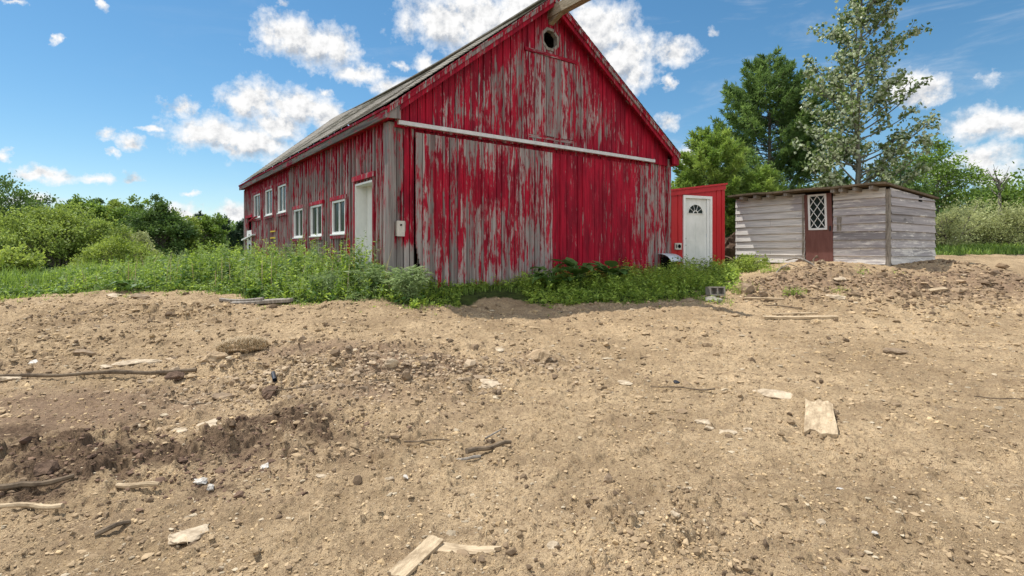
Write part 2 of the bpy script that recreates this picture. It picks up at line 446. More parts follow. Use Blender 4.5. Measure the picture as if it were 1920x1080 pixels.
def m_shingle():
    t = NT('asphalt_shingles'); a = t.noise(t.coord((1.2, 3.2, 1.2)), 1, 6, .65); b = t.noise(t.coord(), 40, 3, .6); c_ = t.noise(t.coord((.4, .25, .4)), 1, 3, .5)
    f = t.math('ADD', t.math('MULTIPLY', a, .6), t.math('MULTIPLY', b, .4))
    c = t.mix(t.ramp(f, .35, .65), (.17, .155, .13), (.33, .30, .26))
    c = t.mix(t.math('MULTIPLY', t.ramp(c_, .5, .68), .4), c, (.17, .165, .12))
    return t.done(t.bsdf(c, .95, t.bump(b, .5, .006), .1))
MT['shingle'] = m_shingle()

# ------------------------------------------------------------------ GROUND
def dirt_edge_table():
    us = [-700, -300, 0, 100, 200, 300, 400, 440, 480, 600, 700, 780, 860, 930, 1000, 1080, 1180, 1280, 1330, 1375]
    vs = [566, 564, 560, 556, 549, 547, 551, 556, 568, 573, 572, 578, 574, 561, 573, 574, 568, 562, 556, 545]
    ds = [hit0(u, v)[1] for u, v in zip(us, vs)]
    return np.array(us, float), np.array(ds)
EDGE_U, EDGE_D = dirt_edge_table()
def green_mask(x, y):
    yy = np.maximum(y, .05); u = 960 + F_PX * x / yy
    e = np.interp(u, EDGE_U, EDGE_D)
    g = sstep(-.25, .45, yy - e) * (u < 1378) * (y > 1)
    g2 = np.interp(u, [1360, 1390, 1500, 1700, 1750, 1800, 1920, 2400], [15.0, 15.6, 17, 17.5, 15.8, 16.2, 16.6, 17])
    g = np.where(u >= 1378, sstep(-.4, .6, yy - g2), g)
    g = np.where(u < -1500, 1, g)
    return g

def build_ground():
    na, r0, r1, nr = 1320, 1.6, 17.5, 900
    rr = np.concatenate([np.geomspace(r0, r1, nr), np.geomspace(r1 * 1.02, 900, 90)])
    aa = np.radians(np.linspace(-66, 66, na))
    A_, R_ = np.meshgrid(aa, rr)
    x = (np.sin(A_) * R_).ravel(); y = (np.cos(A_) * R_).ravel() - 1.2
    m = micro(x, y); z = base_z(x, y) + features(x, y) + m
    n, k = len(rr), na
    idx = np.arange(n * k).reshape(n, k)
    Fa = np.stack([idx[:-1, :-1], idx[:-1, 1:], idx[1:, 1:], idx[1:, :-1]], -1).reshape(-1, 4)
    me = raw_mesh('ground', np.stack([x, y, z], 1), Fa, MT['ground'], True,
                  {'dark': np.clip(patches(DARK, x, y), 0, 1.3), 'semi': patches(SEMI, x, y), 'green': green_mask(x, y), 'hgt': m * 20})
    tag(link('ground', me), kind='structure')
build_ground()

def hit(u, v):
    d = np.arange(1.2, 40, .01); x = (u - 960) / F_PX * d
    z = CAMZ + (HZ - v) / F_PX * d
    k = np.nonzero(z < smooth_gz(x, d))[0]
    i = k[0] if len(k) else len(d) - 1
    return float(x[i]), float(d[i])

# ------------------------------------------------------------------ BARN
AB = math.radians(36.34)
BX, BY, BZ = -2.136, 9.4, .0
barn = empty('barn', (BX, BY, 0), AB, 'large old red barn with flaking paint and a steep gable', 'barn')
Wd, Ln = 7.72, 13.5
APX, APZ = 3.57, 6.92
EL, ELZ, ER, ERZ = -.20, 3.97, 7.86, 3.98
def rake(x):
    return ELZ + (APZ - ELZ) * (x - EL) / (APX - EL) if x < APX else ERZ + (APZ - ERZ) * (ER - x) / (ER - APX)
MF = lambda x, n, z: (x, -n, z)
ML = lambda s, n, z: (-n, s, z)
MR = lambda s, n, z: (Wd + n, s, z)
MK = lambda x, n, z: (x, Ln + n, z)

def near_rake(x, z): return .42 * max(0., 1 - (rake(x) - z) / 1.0)
def bias_gable(x, z):
    b = -.015 + near_rake(x, z)
    if x < 1.3: b += .18 * (1 - x / 1.3)
    if x > 5.2: b += .15
    if z < 4.05: b += .13
    if 2.95 < x < 4.35 and z < 5.7: b -= .06
    if abs(x - 3.0) < .12: b += .1
    return b
def bias_lowleft(x, z):
    b = -.02
    if x > .22: b += .28 * math.exp(-((z - 2.8) / .55) ** 2)
    if x < .12: b -= .06
    if abs(z - 1.7) < .15: b += .2
    if z < 1.6: b -= .35
    return b
def bias_right(x, z): return -.02 if z > 2 else -.08
oc = (3.64, 6.04)
def oct_half(dx, r): # octagon half height at offset dx
    ap = r * math.cos(PI / 8); dx = abs(dx); hs = ap * math.tan(PI / 8)
    if dx > ap: return 0
    return ap if dx <= hs else ap - (dx - hs)
def oct_hole(x):
    h = oct_half(x - oc[0], .215)
    return (oc[1] - h, oc[1] + h) if h > 0 else None
mb = MB()
boards(mb, MF, .0, .45, lambda x: .62, lambda x: min(3.9, rake(x) - .06), -.03, .025, .125, bias_lowleft, seed=3)
boards(mb, MF, 6.80, Wd, lambda x: .62, lambda x: min(3.9, rake(x) - .06), -.03, .025, .14, bias_right, seed=4)
boards(mb, MF, .45, 6.80, lambda x: 3.52, lambda x: 3.9, -.03, .025, .2, lambda x, z: .3, seed=5)
boards(mb, MF, .02, Wd - .04, lambda x: 3.66 + (.02 if x > 3 else 0), lambda x: rake(x) - .07, .012, .028, .165, bias_gable, fine=(oc[0] - .21, oc[0] + .21, oct_hole), batten=1, bprob=.45, bw=.035, bt=.012, seed=6)
mb.build('front_wall', MT['barn'], barn)
# left long wall with openings
WIN = [(2.20, 3.06, 1.84, 2.57), (3.78, 4.69, 1.83, 2.57), (5.38, 6.28, 1.82, 2.57), (7.12, 8.06, 2.58, 3.38), (8.80, 9.78, 2.59, 3.40), (10.56, 11.62, 2.59, 3.40)]
DOOR = (.66, 1.60, .6, 2.80); HATCH = (12.0, 13.0, 1.3, 2.66)
LR = [(a + .04, b - .04, c + .04, d - .04) for a, b, c, d in WIN] + [DOOR, HATCH]
def bias_left(s, z):
    b = -.08 + .26 * max(0, (z - 3.2) / .6)
    if s < .6: b -= .03
    if z < 1.4: b -= .03
    return b
mb = MB(); boards(mb, ML, .02, Ln, lambda s: .55, lambda s: 3.86, -.03, .025, .185, bias_left, rects=LR, batten=1, bw=.055, bt=.042, seed=8)
mb.build('left_wall', MT['barn'], barn)
mb = MB(); boards(mb, MR, .0, Ln, lambda s: .55, lambda s: 3.9, -.03, .025, .3, bias_right, seed=9); mb.build('right_wall', MT['barn'], barn)
mb = MB(); boards(mb, MK, .0, Wd, lambda s: .4, lambda x: rake(x) - .07, -.03, .025, .3, bias_right, seed=10); mb.build('rear_wall', MT['barn'], barn)
# corner boards
def worn(mb, bias=-.05, rnd=None):
    mb.b = [bias] * len(mb.v)
    return mb
mb = MB(); strip(mb, MF, -.075, .035, .6, .6, 3.74, 3.74, .0, .062, lambda x, z: -.24, .25); strip(mb, ML, .0, .10, .6, .6, 3.74, 3.74, .032, .075, lambda x, z: -.16, .2)
mb.build('corner_board', MT['barn'], barn)
mb = MB(); strip(mb, MF, Wd - .06, Wd + .05, .6, .6, 3.86, 3.86, .02, .07, lambda x, z: -.06, .3); mb.build('corner_board', MT['barn'], barn)
mb = MB(); strip(mb, ML, Ln - .12, Ln + .02, .5, .5, 3.74, 3.74, .0, .06, lambda x, z: -.3, .3); mb.build('corner_board', MT['barn'], barn)

# roof: courses of shingles on both slopes
GY0, GY1 = -.30, Ln + .22
def slope_roof(x0, z0, x1, z1, nc, ns, seed):
    mb = MB(); L = math.hypot(x1 - x0, z1 - z0); ux, uz = (x1 - x0) / L, (z1 - z0) / L
    nx, nz = (-uz, ux) if ux > 0 else (uz, -ux)
    ys = np.linspace(GY0, GY1, ns + 1); rg = random.Random(seed)
    sag = [0.035 * math.sin(2.3 * y * .35 + seed) + .02 * math.sin(1.9 * y + 1) for y in ys]; sag[0] = sag[1] = 0
    V = []; Fs = []
    prof = []
    for c in range(nc):
        prof.append((c / nc, .014)); prof.append(((c + 1) / nc - .0004, .005))
    for (q, h) in prof:
        for i, y in enumerate(ys):
            k = math.sin(PI * q)
            hh = h + k * sag[i] + rg.uniform(-.003, .003) - .14 * q * math.sin(PI * min(1, max(0, (y - .2) / (Ln - .4)))) ** .8 + .24 * q * min(1, max(0, (y - .5) / Ln))
            V.append((x0 + ux * L * q + nx * hh, y, z0 + uz * L * q + nz * hh))
    n = ns + 1
    for r in range(len(prof) - 1):
        for i in range(ns): Fs.append((r * n + i, r * n + i + 1, (r + 1) * n + i + 1, (r + 1) * n + i))
    mb.add(V, Fs)
    return mb, (ux, uz, nx, nz, L)
mbl, _ = slope_roof(EL - .03, ELZ - .02, APX, APZ - .03, 34, 40, 1)
mbr, _ = slope_roof(ER + .03, ERZ - .02, APX, APZ - .03, 34, 40, 2)
mbl.add(mbr.v, mbr.f)
for k in range(20):
    ya, yb = GY0 + (GY1 - GY0) * k / 20, GY0 + (GY1 - GY0) * (k + 1) / 20
    rs = lambda y: APZ - .14 * .8 * math.sin(PI * min(1, max(0, (y - .2) / (Ln - .4)))) ** .8 + .24 * .8 * min(1, max(0, (y - .5) / Ln))
    mbl.bar((APX, ya, rs(ya)), (APX, yb, rs(yb)), .18, .03)
roof = mbl.build('roof', MT['shingle'], barn)
# roof deck (under the shingles), a real board layer
for (x0, z0, ya, yb) in ((EL, ELZ, GY0 + .005, .3), (ER, ERZ, GY0 + .005, .3), (EL, ELZ, Ln - .3, GY1 - .005), (ER, ERZ, Ln - .3, GY1 - .005)):
    dz = -.035
    V = []; mb = MB()
    for y in (ya, yb):
        V += [(x0, y, z0 + dz - .035), (APX, y, APZ + dz - .035), (APX, y, APZ + dz), (x0, y, z0 + dz)]
    mb.add(V, [(0, 1, 2, 3), (7, 6, 5, 4), (0, 4, 5, 1), (1, 5, 6, 2), (2, 6, 7, 3), (3, 7, 4, 0)], .1, .5); mb.build('roof_deck', MT['barn'], barn)
# rake boards on the gable edge: red board with a bare strip below the shingles
def rake_board(y0, y1, top, bot, bias, name):
    for (x0, z0, xa) in ((EL + .02, ELZ, APX), (ER - .02, ERZ, APX)):
        mb = MB(); K = 24; V = []; Fs = []; B = []
        for k in range(K + 1):
            q = k / K; x = x0 + (xa - x0) * q; z = rake(x)
            for (y, zz) in ((y0, z - bot), (y1, z - bot), (y1, z - top), (y0, z - top)):
                V.append((x, y, zz)); B.append(bias + .1 * math.sin(9 * q))
        for k in range(K):
            o = 4 * k
            for i in range(4):
                j = (i + 1) % 4; Fs.append((o + i, o + j, o + 4 + j, o + 4 + i))
        Fs += [(0, 1, 2, 3), (4 * K + 3, 4 * K + 2, 4 * K + 1, 4 * K)]
        mb.add(V, Fs, B, .4); mb.build(name, MT['barn'], barn)
rake_board(-.285, -.255, .072, .155, .02, 'rake_trim')
rake_board(-.250, -.222, .074, .26, .26, 'rake_board')
rake_board(-.222, -.045, .110, .130, .3, 'rake_soffit')
# left eave: fascia, red band, soffit, boxed return
mb = MB()
for k in range(27):
    y0 = -.22 + k * (Ln + .36) / 27; y1 = y0 + (Ln + .36) / 27
    mb.box(EL + .0, EL + .028, y0, y1, ELZ - .215, ELZ - .078, -.16 + .25 * math.sin(k * 1.7) * (k % 3 == 0), [.1, .4, .2, .5][k // 7 % 4])
mb.build('fascia_board', MT['fascia'], barn)
mb = MB(); mb.box(EL - .022, EL + .02, -.24, Ln + .16, ELZ - .075, ELZ - .032, .28, .5); mb.build('eave_trim', MT['barn'], barn)
mb = MB(); mb.hexa([(EL + .03, -.2, ELZ - .212), (-.001, -.2, ELZ - .19), (-.001, Ln + .1, ELZ - .19), (EL + .03, Ln + .1, ELZ - .212),
                    (EL + .03, -.2, ELZ - .195), (-.001, -.2, ELZ - .17), (-.001, Ln + .1, ELZ - .17), (EL + .03, Ln + .1, ELZ - .195)], .35, .6); mb.build('soffit', MT['barn'], barn)
mb = MB(); mb.hexa([(EL + .002, -.252, ELZ - .215), (.05, -.252, ELZ - .20), (.05, -.224, ELZ - .20), (EL + .002, -.224, ELZ - .215),
                    (EL + .002, -.252, ELZ - .09), (.05, -.252, ELZ + .10), (.05, -.224, ELZ + .10), (EL + .002, -.224, ELZ - .09)], -.25, .3)
mb.build('eave_return', MT['barn'], barn)
mb = MB(); mb.box(.05, .075, -.25, -.03, ELZ - .205, ELZ + .10, -.1, .3); mb.build('eave_return', MT['barn'], barn)
# right eave
mb = MB(); mb.box(ER - .03, ER + .0, -.2, Ln + .1, ERZ - .29, ERZ - .06, .2, .5); mb.build('fascia_board', MT['barn_h'], barn)
mb = MB(); mb.hexa([(Wd - .09, -.254, ERZ - .27), (ER - .005, -.254, ERZ - .29), (ER - .005, -.2, ERZ - .29), (Wd - .09, -.2, ERZ - .27),
                    (Wd - .09, -.254, ERZ + .06), (ER - .005, -.254, ERZ - .09), (ER - .005, -.2, ERZ - .09), (Wd - .09, -.2, ERZ + .06)], .3, .4); mb.build('eave_return', MT['barn'], barn)
mb = MB(); mb.box(Wd + .012, ER - .031, -.18, Ln, ERZ - .29, ERZ - .27, .3, .5); mb.build('soffit', MT['barn'], barn)
# hay beam
mb = MB(); mb.bar((3.66, .4, 6.60), (3.66, -1.25, 6.60), .17, .22)
beam = mb.build('hay_beam', MT['beam'], barn)
mb = MB(); mb.hexa([(3.60, -.05, 6.36), (3.72, -.05, 6.36), (3.72, -.045, 6.36), (3.60, -.045, 6.36), (3.60, -.42, 6.488), (3.72, -.42, 6.488), (3.72, -.045, 6.488), (3.60, -.045, 6.488)]); mb.build('bracket', MT['beam'], beam)
# octagonal gable vent
def ring8(r, y):
    return [(oc[0] + r * math.cos(PI / 8 + k * PI / 4), y, oc[1] + r * math.sin(PI / 8 + k * PI / 4)) for k in range(8)]
mb = MB(); V = ring8(.262, -.062) + ring8(.200, -.062) + ring8(.200, .05) + ring8(.262, -.030)
Fs = []
for k in range(8):
    j = (k + 1) % 8
    Fs += [(k, j, 8 + j, 8 + k), (8 + k, 8 + j, 16 + j, 16 + k), (24 + k, 24 + j, j, k)]
mb.add(V, Fs); mb.build('vent_frame', MT['grey_wood'], barn)
# hay hatch outline in the gable
hatch = MB(); hatch.box(2.93, 4.40, -.085, -.042, 5.655, 5.725, .16, .6); hatch = hatch.build('hay_hatch', MT['barn_h'], barn)
mb = MB(); strip(mb, MF, 2.985, 3.045, 3.86, 3.86, 5.65, 5.65, .042, .066, lambda x, z: -.02, .7); mb.build('frame', MT['barn'], hatch); mb = MB(); strip(mb, MF, 4.32, 4.37, 3.92, 3.92, 5.65, 5.65, .042, .066, lambda x, z: .1, .2); mb.build('frame', MT['barn'], hatch)
mb = MB(); mb.box(3.05, 4.31, -.066, -.043, 3.86, 3.92, -.02, .5); mb.build('sill', MT['barn_h'], hatch)
mb = MB(); boards(mb, MF, 3.055, 4.31, lambda x: 3.93, lambda x: 5.64, .044, .012, .19, lambda x, z: -.05 + .08 * (x > 4.05), seed=15, gap=.012); mb.build('panel', MT['barn'], hatch)
# sliding doors
def d1_bias(x, z):
    b = -.02
    b += .20 * math.exp(-((x - 1.2) / .9) ** 2 - ((z - 2.75) / .35) ** 2)
    b += .20 * math.exp(-((x - 2.6) / .7) ** 2 - ((z - 2.75) / .45) ** 2)
    b += .26 * math.exp(-((x - .85) / .35) ** 2 - ((z - 1.95) / .35) ** 2)
    b -= .20 * math.exp(-((x - .55) / .10) ** 2)
    b -= .14 * max(0, 1 - (z - .8) / .9)
    b -= .10 * math.exp(-((x - 3.5) / .25) ** 2)
    if z > 3.3: b -= .05
    return b
mb = MB(); D1C = (.43, .66, lambda x: (0.5, 1.66 - (x - .43) / .17 * .86) if x < .60 else None)
boards(mb, MF, .43, 3.66, lambda x: .80 + .03 * math.sin(x * 5), lambda x: 3.61 - .006 * x, .068, .026, .15, d1_bias, fine=D1C, batten=1, bprob=.5, bw=.04, bt=.012, seed=21)
door1 = mb.build('sliding_door', MT['barn'], barn); tag(door1, 'weathered grey sliding door with patches of red paint')
def d2_bias(x, z):
    b = .30 - .30 * max(0, (x - 6.0) / .85)
    if z > 3.35: b -= .10
    if x < 4.0: b += .06
    if z < 1.7 and x > 6.0: b += .1
    return b
mb = MB(); boards(mb, MF, 3.60, 6.86, lambda x: .84, lambda x: 3.60, .025, .025, .16, d2_bias, batten=1, bprob=.5, bw=.035, bt=.010, seed=22, gap=.010)
door2 = mb.build('sliding_door', MT['barn'], barn); tag(door2, 'red sliding door with mostly intact paint')
mb = MB(); mb.box(.07, 7.0, -.175, -.115, 3.695, 3.765)
rail = mb.build('door_rail', MT['track'], barn)
for x in (.25, 1.5, 2.8, 4.1, 5.4, 6.7):
    mb = MB(); mb.box(x - .03, x + .03, -.113, -.02, 3.70, 3.78); mb.build('rail_bracket', MT['galv'], rail)
# windows
for i, (a, b, c, d) in enumerate(WIN):
    tr = MB()
    tr.box(-.085, -.026, a - .09, b + .09, d + .002, d + .085, .12, .6); tr.box(-.08, -.026, a - .085, b + .085, c - .10, c - .03, .08, .3)
    tr.box(-.068, -.026, a - .085, a - .002, c - .028, d, .05, .7); tr.box(-.068, -.026, b + .002, b + .085, c - .028, d, .0, .4)
    w = tr.build('window', MT['barn'], barn)
    fr = MB(); t_ = .048
    fr.box(-.062, .02, a, b, d - t_, d); fr.box(-.062, .02, a, b, c, c + t_); fr.box(-.061, .02, a, a + t_, c + t_, d - t_); fr.box(-.061, .02, b - t_, b, c + t_, d - t_)
    fr.box(-.045, .0, (a + b) / 2 - .018, (a + b) / 2 + .018, c + t_, d - t_)
    fr.build('frame', MT['white'], w)
    sl = MB(); sl.box(-.098, -.03, a - .03, b + .03, c - .027, c - .004); sl.build('sill', MT['white'], w)
    pn = MB(); pn.box(-.02, -.012, a + t_, b - t_, c + t_, d - t_); pn.build('pane', MT['glass'], w)
# side door, set deep in the wall
a, b, c, d = DOOR
fr = MB()
fr.box(-.085, -.0, b, b + .06, .6, d + .05, .1, .6); fr.box(-.085, -.0, a - .06, a, .6, d + .05, .12, .3); fr.box(-.10, -.0, a - .1, b + .1, d + .052, d + .15, .12, .8)
sd = fr.build('side_door', MT['barn'], barn)
mb = MB(); mb.box(-.07, .21, b - .035, b - .002, .6, d); mb.box(-.07, .21, a + .002, a + .035, .6, d); mb.box(-.07, .21, a + .036, b - .036, d - .035, d + .0); mb.build('jamb', MT['doorwhite'], sd)
mb = MB(); mb.box(.165, .205, a + .037, b - .037, .62, d - .037)
for z0, z1 in ((.95, 1.55), (1.75, 2.55)):
    for y0, y1 in ((a + .12, (a + b) / 2 - .04), ((a + b) / 2 + .04, b - .12)): mb.box(.158, .1645, y0, y1, z0, z1)
mb.build('leaf', MT['doorwhite'], sd)
mb = MB(); mb.tube([(.165, a + .13, 1.72), (.10, a + .13, 1.72)], [.028, .028], 8); mb.build('handle', MT['galv'], sd)
# meter box
mb = MB(); mb.box(.075, .205, -.10, -.0, 1.74, 2.0); mb.box(.068, .212, -.112, -.101, 1.735, 2.008); bx = mb.build('utility_box', MT['boxgrey'], barn)
mb = MB(); mb.tube([(.14, -.113, 1.935), (.14, -.128, 1.935)], [.018, .016], 8); mb.build('knob', MT['black'], bx)
mb = MB(); mb.tube([(.17, -.03, 2.0), (.168, -.026, 2.3), (.171, -.022, 2.55)], [.006, .006, .006], 5); mb.build('wire', MT['black'], bx)
# sheet metal hood near the right corner
mb = MB(); K = 8; V = []; Fs = []
for k in range(K + 1):
    q = k / K * PI / 2 * .85
    for t_ in (0, .012):
        for x in (7.30, 7.80): V.append((x, -.03 - (.42 - t_) * math.sin(q), 1.10 + (.30 - t_) * math.cos(q) ** .8))
for k in range(K):
    o = k * 4; Fs += [(o, o + 1, o + 5, o + 4), (o + 2, o + 6, o + 7, o + 3), (o, o + 4, o + 6, o + 2), (o + 1, o + 3, o + 7, o + 5)]
Fs.append((4 * K, 4 * K + 1, 4 * K + 3, 4 * K + 2)); mb.add(V, Fs); hood = mb.build('vent_hood', MT['galv'], barn, True)
mb = MB(); mb.box(7.36, 7.74, -.27, -.06, .95, 1.30); mb.build('duct', MT['black'], hood)
# broken hatch at the far end of the long wall
a, b, c, d = HATCH
mb = MB(); mb.box(-.08, -.0, a - .1, b + .1, d + .0, d + .09, .3, .6); mb.box(-.07, -.0, b, b + .08, c, d, -.1, .6); mb.box(-.07, -.0, a - .08, a, c, d, .1, .3)
fh = mb.build('wall_hatch', MT['barn'], barn)
mb = MB(); mb.box(-.05, -.02, a + .02, b - .02, .95, 2.2); mb.build('panel', MT['white'], fh)
mb = MB(); mb.bar((-.12, 11.3, 2.02), (-.12, 13.35, 1.86), .05, .11, (1, 0, 0)); mb.build('bar', MT['white'], fh)
mb = MB(); mb.bar((-.10, 11.0, 2.62), (-.10, 12.1, 2.52), .03, .09, (1, 0, 0), bias=.4); mb.build('bar', MT['barn_h'], fh)
mb = MB(); mb.box(-.058, -.051, a + .35, a + .6, 1.85, 2.05); mb.build('hole', MT['black'], fh); mb = MB(); mb.box(-.058, -.051, a + .3, a + .55, 1.45, 1.7); mb.build('hole', MT['black'], fh)
for z in (2.06, 1.86):
    mb = MB(); mb.box(-.075, -.055, 8.42, 9.05, z - .02, z + .02); mb.build('hinge', MT['yellow'], barn)

# ------------------------------------------------------------------ RED LEAN SHED
AR = math.radians(25); cr, sr = math.cos(AR), math.sin(AR)
RW = 2.15; rx_, ry_ = 6.04, 15.2
rshed = empty('small_shed', (rx_ - RW * cr, ry_ - RW * sr, 0), AR, 'narrow bright red shed with a white door beside the barn', 'shed')
def rtop(x): return 3.05 + (3.34 - 3.05) * x / RW
RDp = 1.7
def rib_wall(mb, M, x0, x1, zb, zt, rects=()):
    x = x0; k = 0
    while x < x1 - .001:
        w = .235; xe = min(x + w, x1)
        cuts = sorted(set([x, xe] + [e for r in rects for e in r[:2] if x < e < xe]))
        for p, q in zip(cuts[:-1], cuts[1:]):
            xm = (p + q) / 2; lo = zb
            for r in rects:
                if r[0] - .001 < xm < r[1] + .001: lo = r[3]
            strip(mb, M, p, q, lo, lo, zt(p), zt(q), -.02, .0, lambda a, b: 0, .5, 9)
        if all(not (r[0] - .03 < xe < r[1] + .03) for r in rects) and xe < x1:
            strip(mb, M, xe - .012, xe + .012, zb, zb, zt(xe) - .01, zt(xe) - .01, .0005, .016, lambda a, b: 0, .5, 9)
        x = xe
RDR = (.63, 1.68, .5, 2.99)
mb = MB(); rib_wall(mb, MF, 0, RW, .6, rtop, [RDR]); mb.build('front_wall', MT['redmetal'], rshed)
mb = MB(); rib_wall(mb, lambda s, n, z: (RW + n, s, z), .0, RDp, .6, lambda s: rtop(RW)); mb.build('right_wall', MT['redmetal'], rshed)
mb = MB(); rib_wall(mb, lambda s, n, z: (-n, s, z), .0, RDp, .6, lambda s: rtop(0)); mb.build('left_wall', MT['redmetal'], rshed)
mb = MB(); rib_wall(mb, lambda x, n, z: (x, RDp + n, z), 0, RW, .6, rtop); mb.build('rear_wall', MT['redmetal'], rshed)
mb = MB(); V = []
for y in (-.10, RDp + .1):
    for (x, dz) in ((-.12, .0), (RW + .05, .0), (RW + .05, .05), (-.12, .05)): V.append((x, y, rtop(x) + dz))
mb.add(V, [(0, 1, 2, 3), (7, 6, 5, 4), (0, 4, 5, 1), (1, 5, 6, 2), (2, 6, 7, 3), (3, 7, 4, 0)]); rr_ = mb.build('roof', MT['redmetal'], rshed)
mb = MB(); V = []
for y in (-.055, -.022):
    for (x, dz) in ((-.1, -.13), (RW + .03, -.13), (RW + .03, -.003), (-.1, -.003)): V.append((x, y, rtop(x) + dz))
mb.add(V, [(0, 1, 2, 3), (7, 6, 5, 4), (0, 4, 5, 1), (1, 5, 6, 2), (2, 6, 7, 3), (3, 7, 4, 0)]); mb.build('fascia', MT['redmetal'], rr_)
mb = MB(); strip(mb, MF, -.02, .07, .6, .6, rtop(0) - .14, rtop(0) - .14, .001, .022, lambda a, b: 0, .5, 9); mb.build('corner_trim', MT['redmetal'], rshed); mb = MB(); strip(mb, MF, RW - .09, RW + .02, .6, .6, rtop(RW) - .14, rtop(RW) - .14, .001, .022, lambda a, b: 0, .5, 9); mb.build('corner_trim', MT['redmetal'], rshed)
a, b, c, d = RDR
mb = MB(); mb.box(a, a + .075, -.035, .09, .75, d); mb.box(b - .075, b, -.035, .09, .75, d); mb.box(a + .0755, b - .0755, -.035, .09, d - .075, d)
mb.box(b - .16, b - .076, .0, .09, .75, d - .076)
rdoor = mb.build('door', MT['white'], rshed)
mb = MB(); mb.box(a + .077, b - .163, .03, .07, .78, d - .078)
for z0, z1 in ((1.0, 1.6), (1.72, 2.25)):
    for x0, x1 in ((a + .15, a + .42), (a + .50, b - .24)): mb.box(x0, x1, .0245, .0295, z0, z1)
mb.build('leaf', MT['doorwhite'], rdoor)
fx, fz = (a + .077 + b - .163) / 2, 2.50
mb = MB(); NN = 20
V = [(fx, .026, fz)] + [(fx + .27 * math.cos(PI * k / NN), .026, fz + .25 * math.sin(PI * k / NN)) for k in range(NN + 1)]
mb.add(V, [(0, k + 1, k + 2) for k in range(NN)]); mb.build('fanlight', MT['glass'], rdoor)
mb = MB()
for q in (PI * .2, PI * .4, PI * .6, PI * .8): mb.bar((fx + .07 * math.cos(q), .021, fz + .07 * math.sin(q)), (fx + .27 * math.cos(q), .021, fz + .25 * math.sin(q)), .008, .024, (0, 1, 0))
mb.tube([(fx + .08 * math.cos(PI * k / 10), .022, fz + .075 * math.sin(PI * k / 10)) for k in range(11)], [.014] * 11, 5)
mb.tube([(fx + .275 * math.cos(PI * k / 16), .022, fz + .255 * math.sin(PI * k / 16)) for k in range(17)], [.016] * 17, 5)
mb.bar((fx - .28, .021, fz), (fx + .28, .021, fz), .012, .03, (0, 1, 0)); mb.build('muntin', MT['doorwhite'], rdoor)
for z in (1.62, 1.80):
    mb = MB(); mb.tube([(a + .12, .032, z), (a + .12, .012, z)], [.022, .02], 8); mb.build('knob', MT['black'], rdoor)
for z in (1.1, 1.9, 2.6):
    mb = MB(); mb.box(b - .166, b - .158, .018, .03, z - .05, z + .05); mb.build('hinge', MT['galv'], rdoor)
mb = MB(); mb.box(.33, .55, -.05, .0, 1.50, 1.68); ob = mb.build('outlet_box', MT['boxgrey'], rshed)
mb = MB(); mb.tube([(.47, -.051, 1.59), (.47, -.056, 1.59)], [.055, .055], 10); mb.box(.36, .39, -.056, -.051, 1.54, 1.64); mb.build('socket', MT['black'], ob)

# ------------------------------------------------------------------ WHITE CLAPBOARD SHED
# local x runs from the near corner to the right end, local y away along the long front
WCX, WCY = .7067 * 13, 13.0
AWt = math.atan2(.55, .834)
wshed = empty('garden_shed', (WCX, WCY, 0), AWt, 'weathered white clapboard shed with a brown lattice window door', 'shed')
WL_, WW_ = 4.12, 2.78
def ztop_front(s): return 3.02 + .03 * s / WL_
def lap(mb, M, x0, x1, zb, zt, n, seed, bias, rects=()):
    rg = random.Random(seed); H = [(zb + (3.0 - zb) * k / n) for k in range(n + 1)]
    for k in range(n):
        cuts = sorted(set([x0, x1] + [e for r in rects for e in r[:2]] + [x0 + (x1 - x0) * q for q in ((.47,) if k % 4 == 1 else ())]))
        z0, z1 = H[k], H[k + 1] + .02
        tilt = rg.uniform(-.006, .006)
        for p, q in zip(cuts[:-1], cuts[1:]):
            if q - p < .01: continue
            xm = (p + q) / 2
            if any(r[0] < xm < r[1] for r in rects): continue
            rnd = rg.random(); S = max(1, int((q - p) / .25)); V = []; Fs = []; B = []; dn = rg.uniform(0, .005); sag = rg.uniform(-.006, .006)
            for i in range(S + 1):
                x = p + (q - p) * i / S + (.0015 if i == 0 else -.0015 if i == S else 0)
                zt_ = min(z1, zt(x)) if k < n - 1 else zt(x)
                zb_ = z0 + tilt * (x - x0) + sag * math.sin(PI * i / S)
                for f in (0, .5, 1):
                    V.append(M(x, .046 + dn - .038 * f, zb_ + (zt_ - zb_) * f)); B.append(bias(x, zb_) + (.05 if f == 1 else -.03 if f == 0 else 0))
                V.append(M(x, .0, zb_)); B.append(-.3)
            for i in range(S):
                o = 4 * i
                Fs += [(o, o + 4, o + 5, o + 1), (o + 1, o + 5, o + 6, o + 2), (o + 3, o + 7, o + 4, o)]
            mb.add(V, Fs, B, rnd)
MWF = lambda s, n, z: (-n, s, z)      # long front faces local -x
MWR = lambda x, n, z: (x, -n, z)      # short side faces local -y
def wb_front(s, z):
    b = .85
    if s < 1.3: b = -.04 - .05 * (z > 1.6) + .34 * (z > 2.75)
    elif 2.0 < s < 2.3: b = .25
    if z > 2.5 and s > 2: b -= .45
    if z < 1.3: b += .1
    return b
def wb_side(x, z): return -.20 + .34 * max(0, 1 - (z - 1.1) / .9)
WDR = (1.27, 2.0, 1.1, 3.1)
def wz_side(x): return 3.02 - .17 * x / WW_
mb = MB(); lap(mb, MWF, .05, WDR[0], 1.13, ztop_front, 9, 5, wb_front); mb.build('front_wall', MT['white_lap'], wshed)
mb = MB(); lap(mb, MWF, WDR[1], WL_, 1.13, ztop_front, 9, 15, wb_front); mb.build('front_wall', MT['white_lap'], wshed)
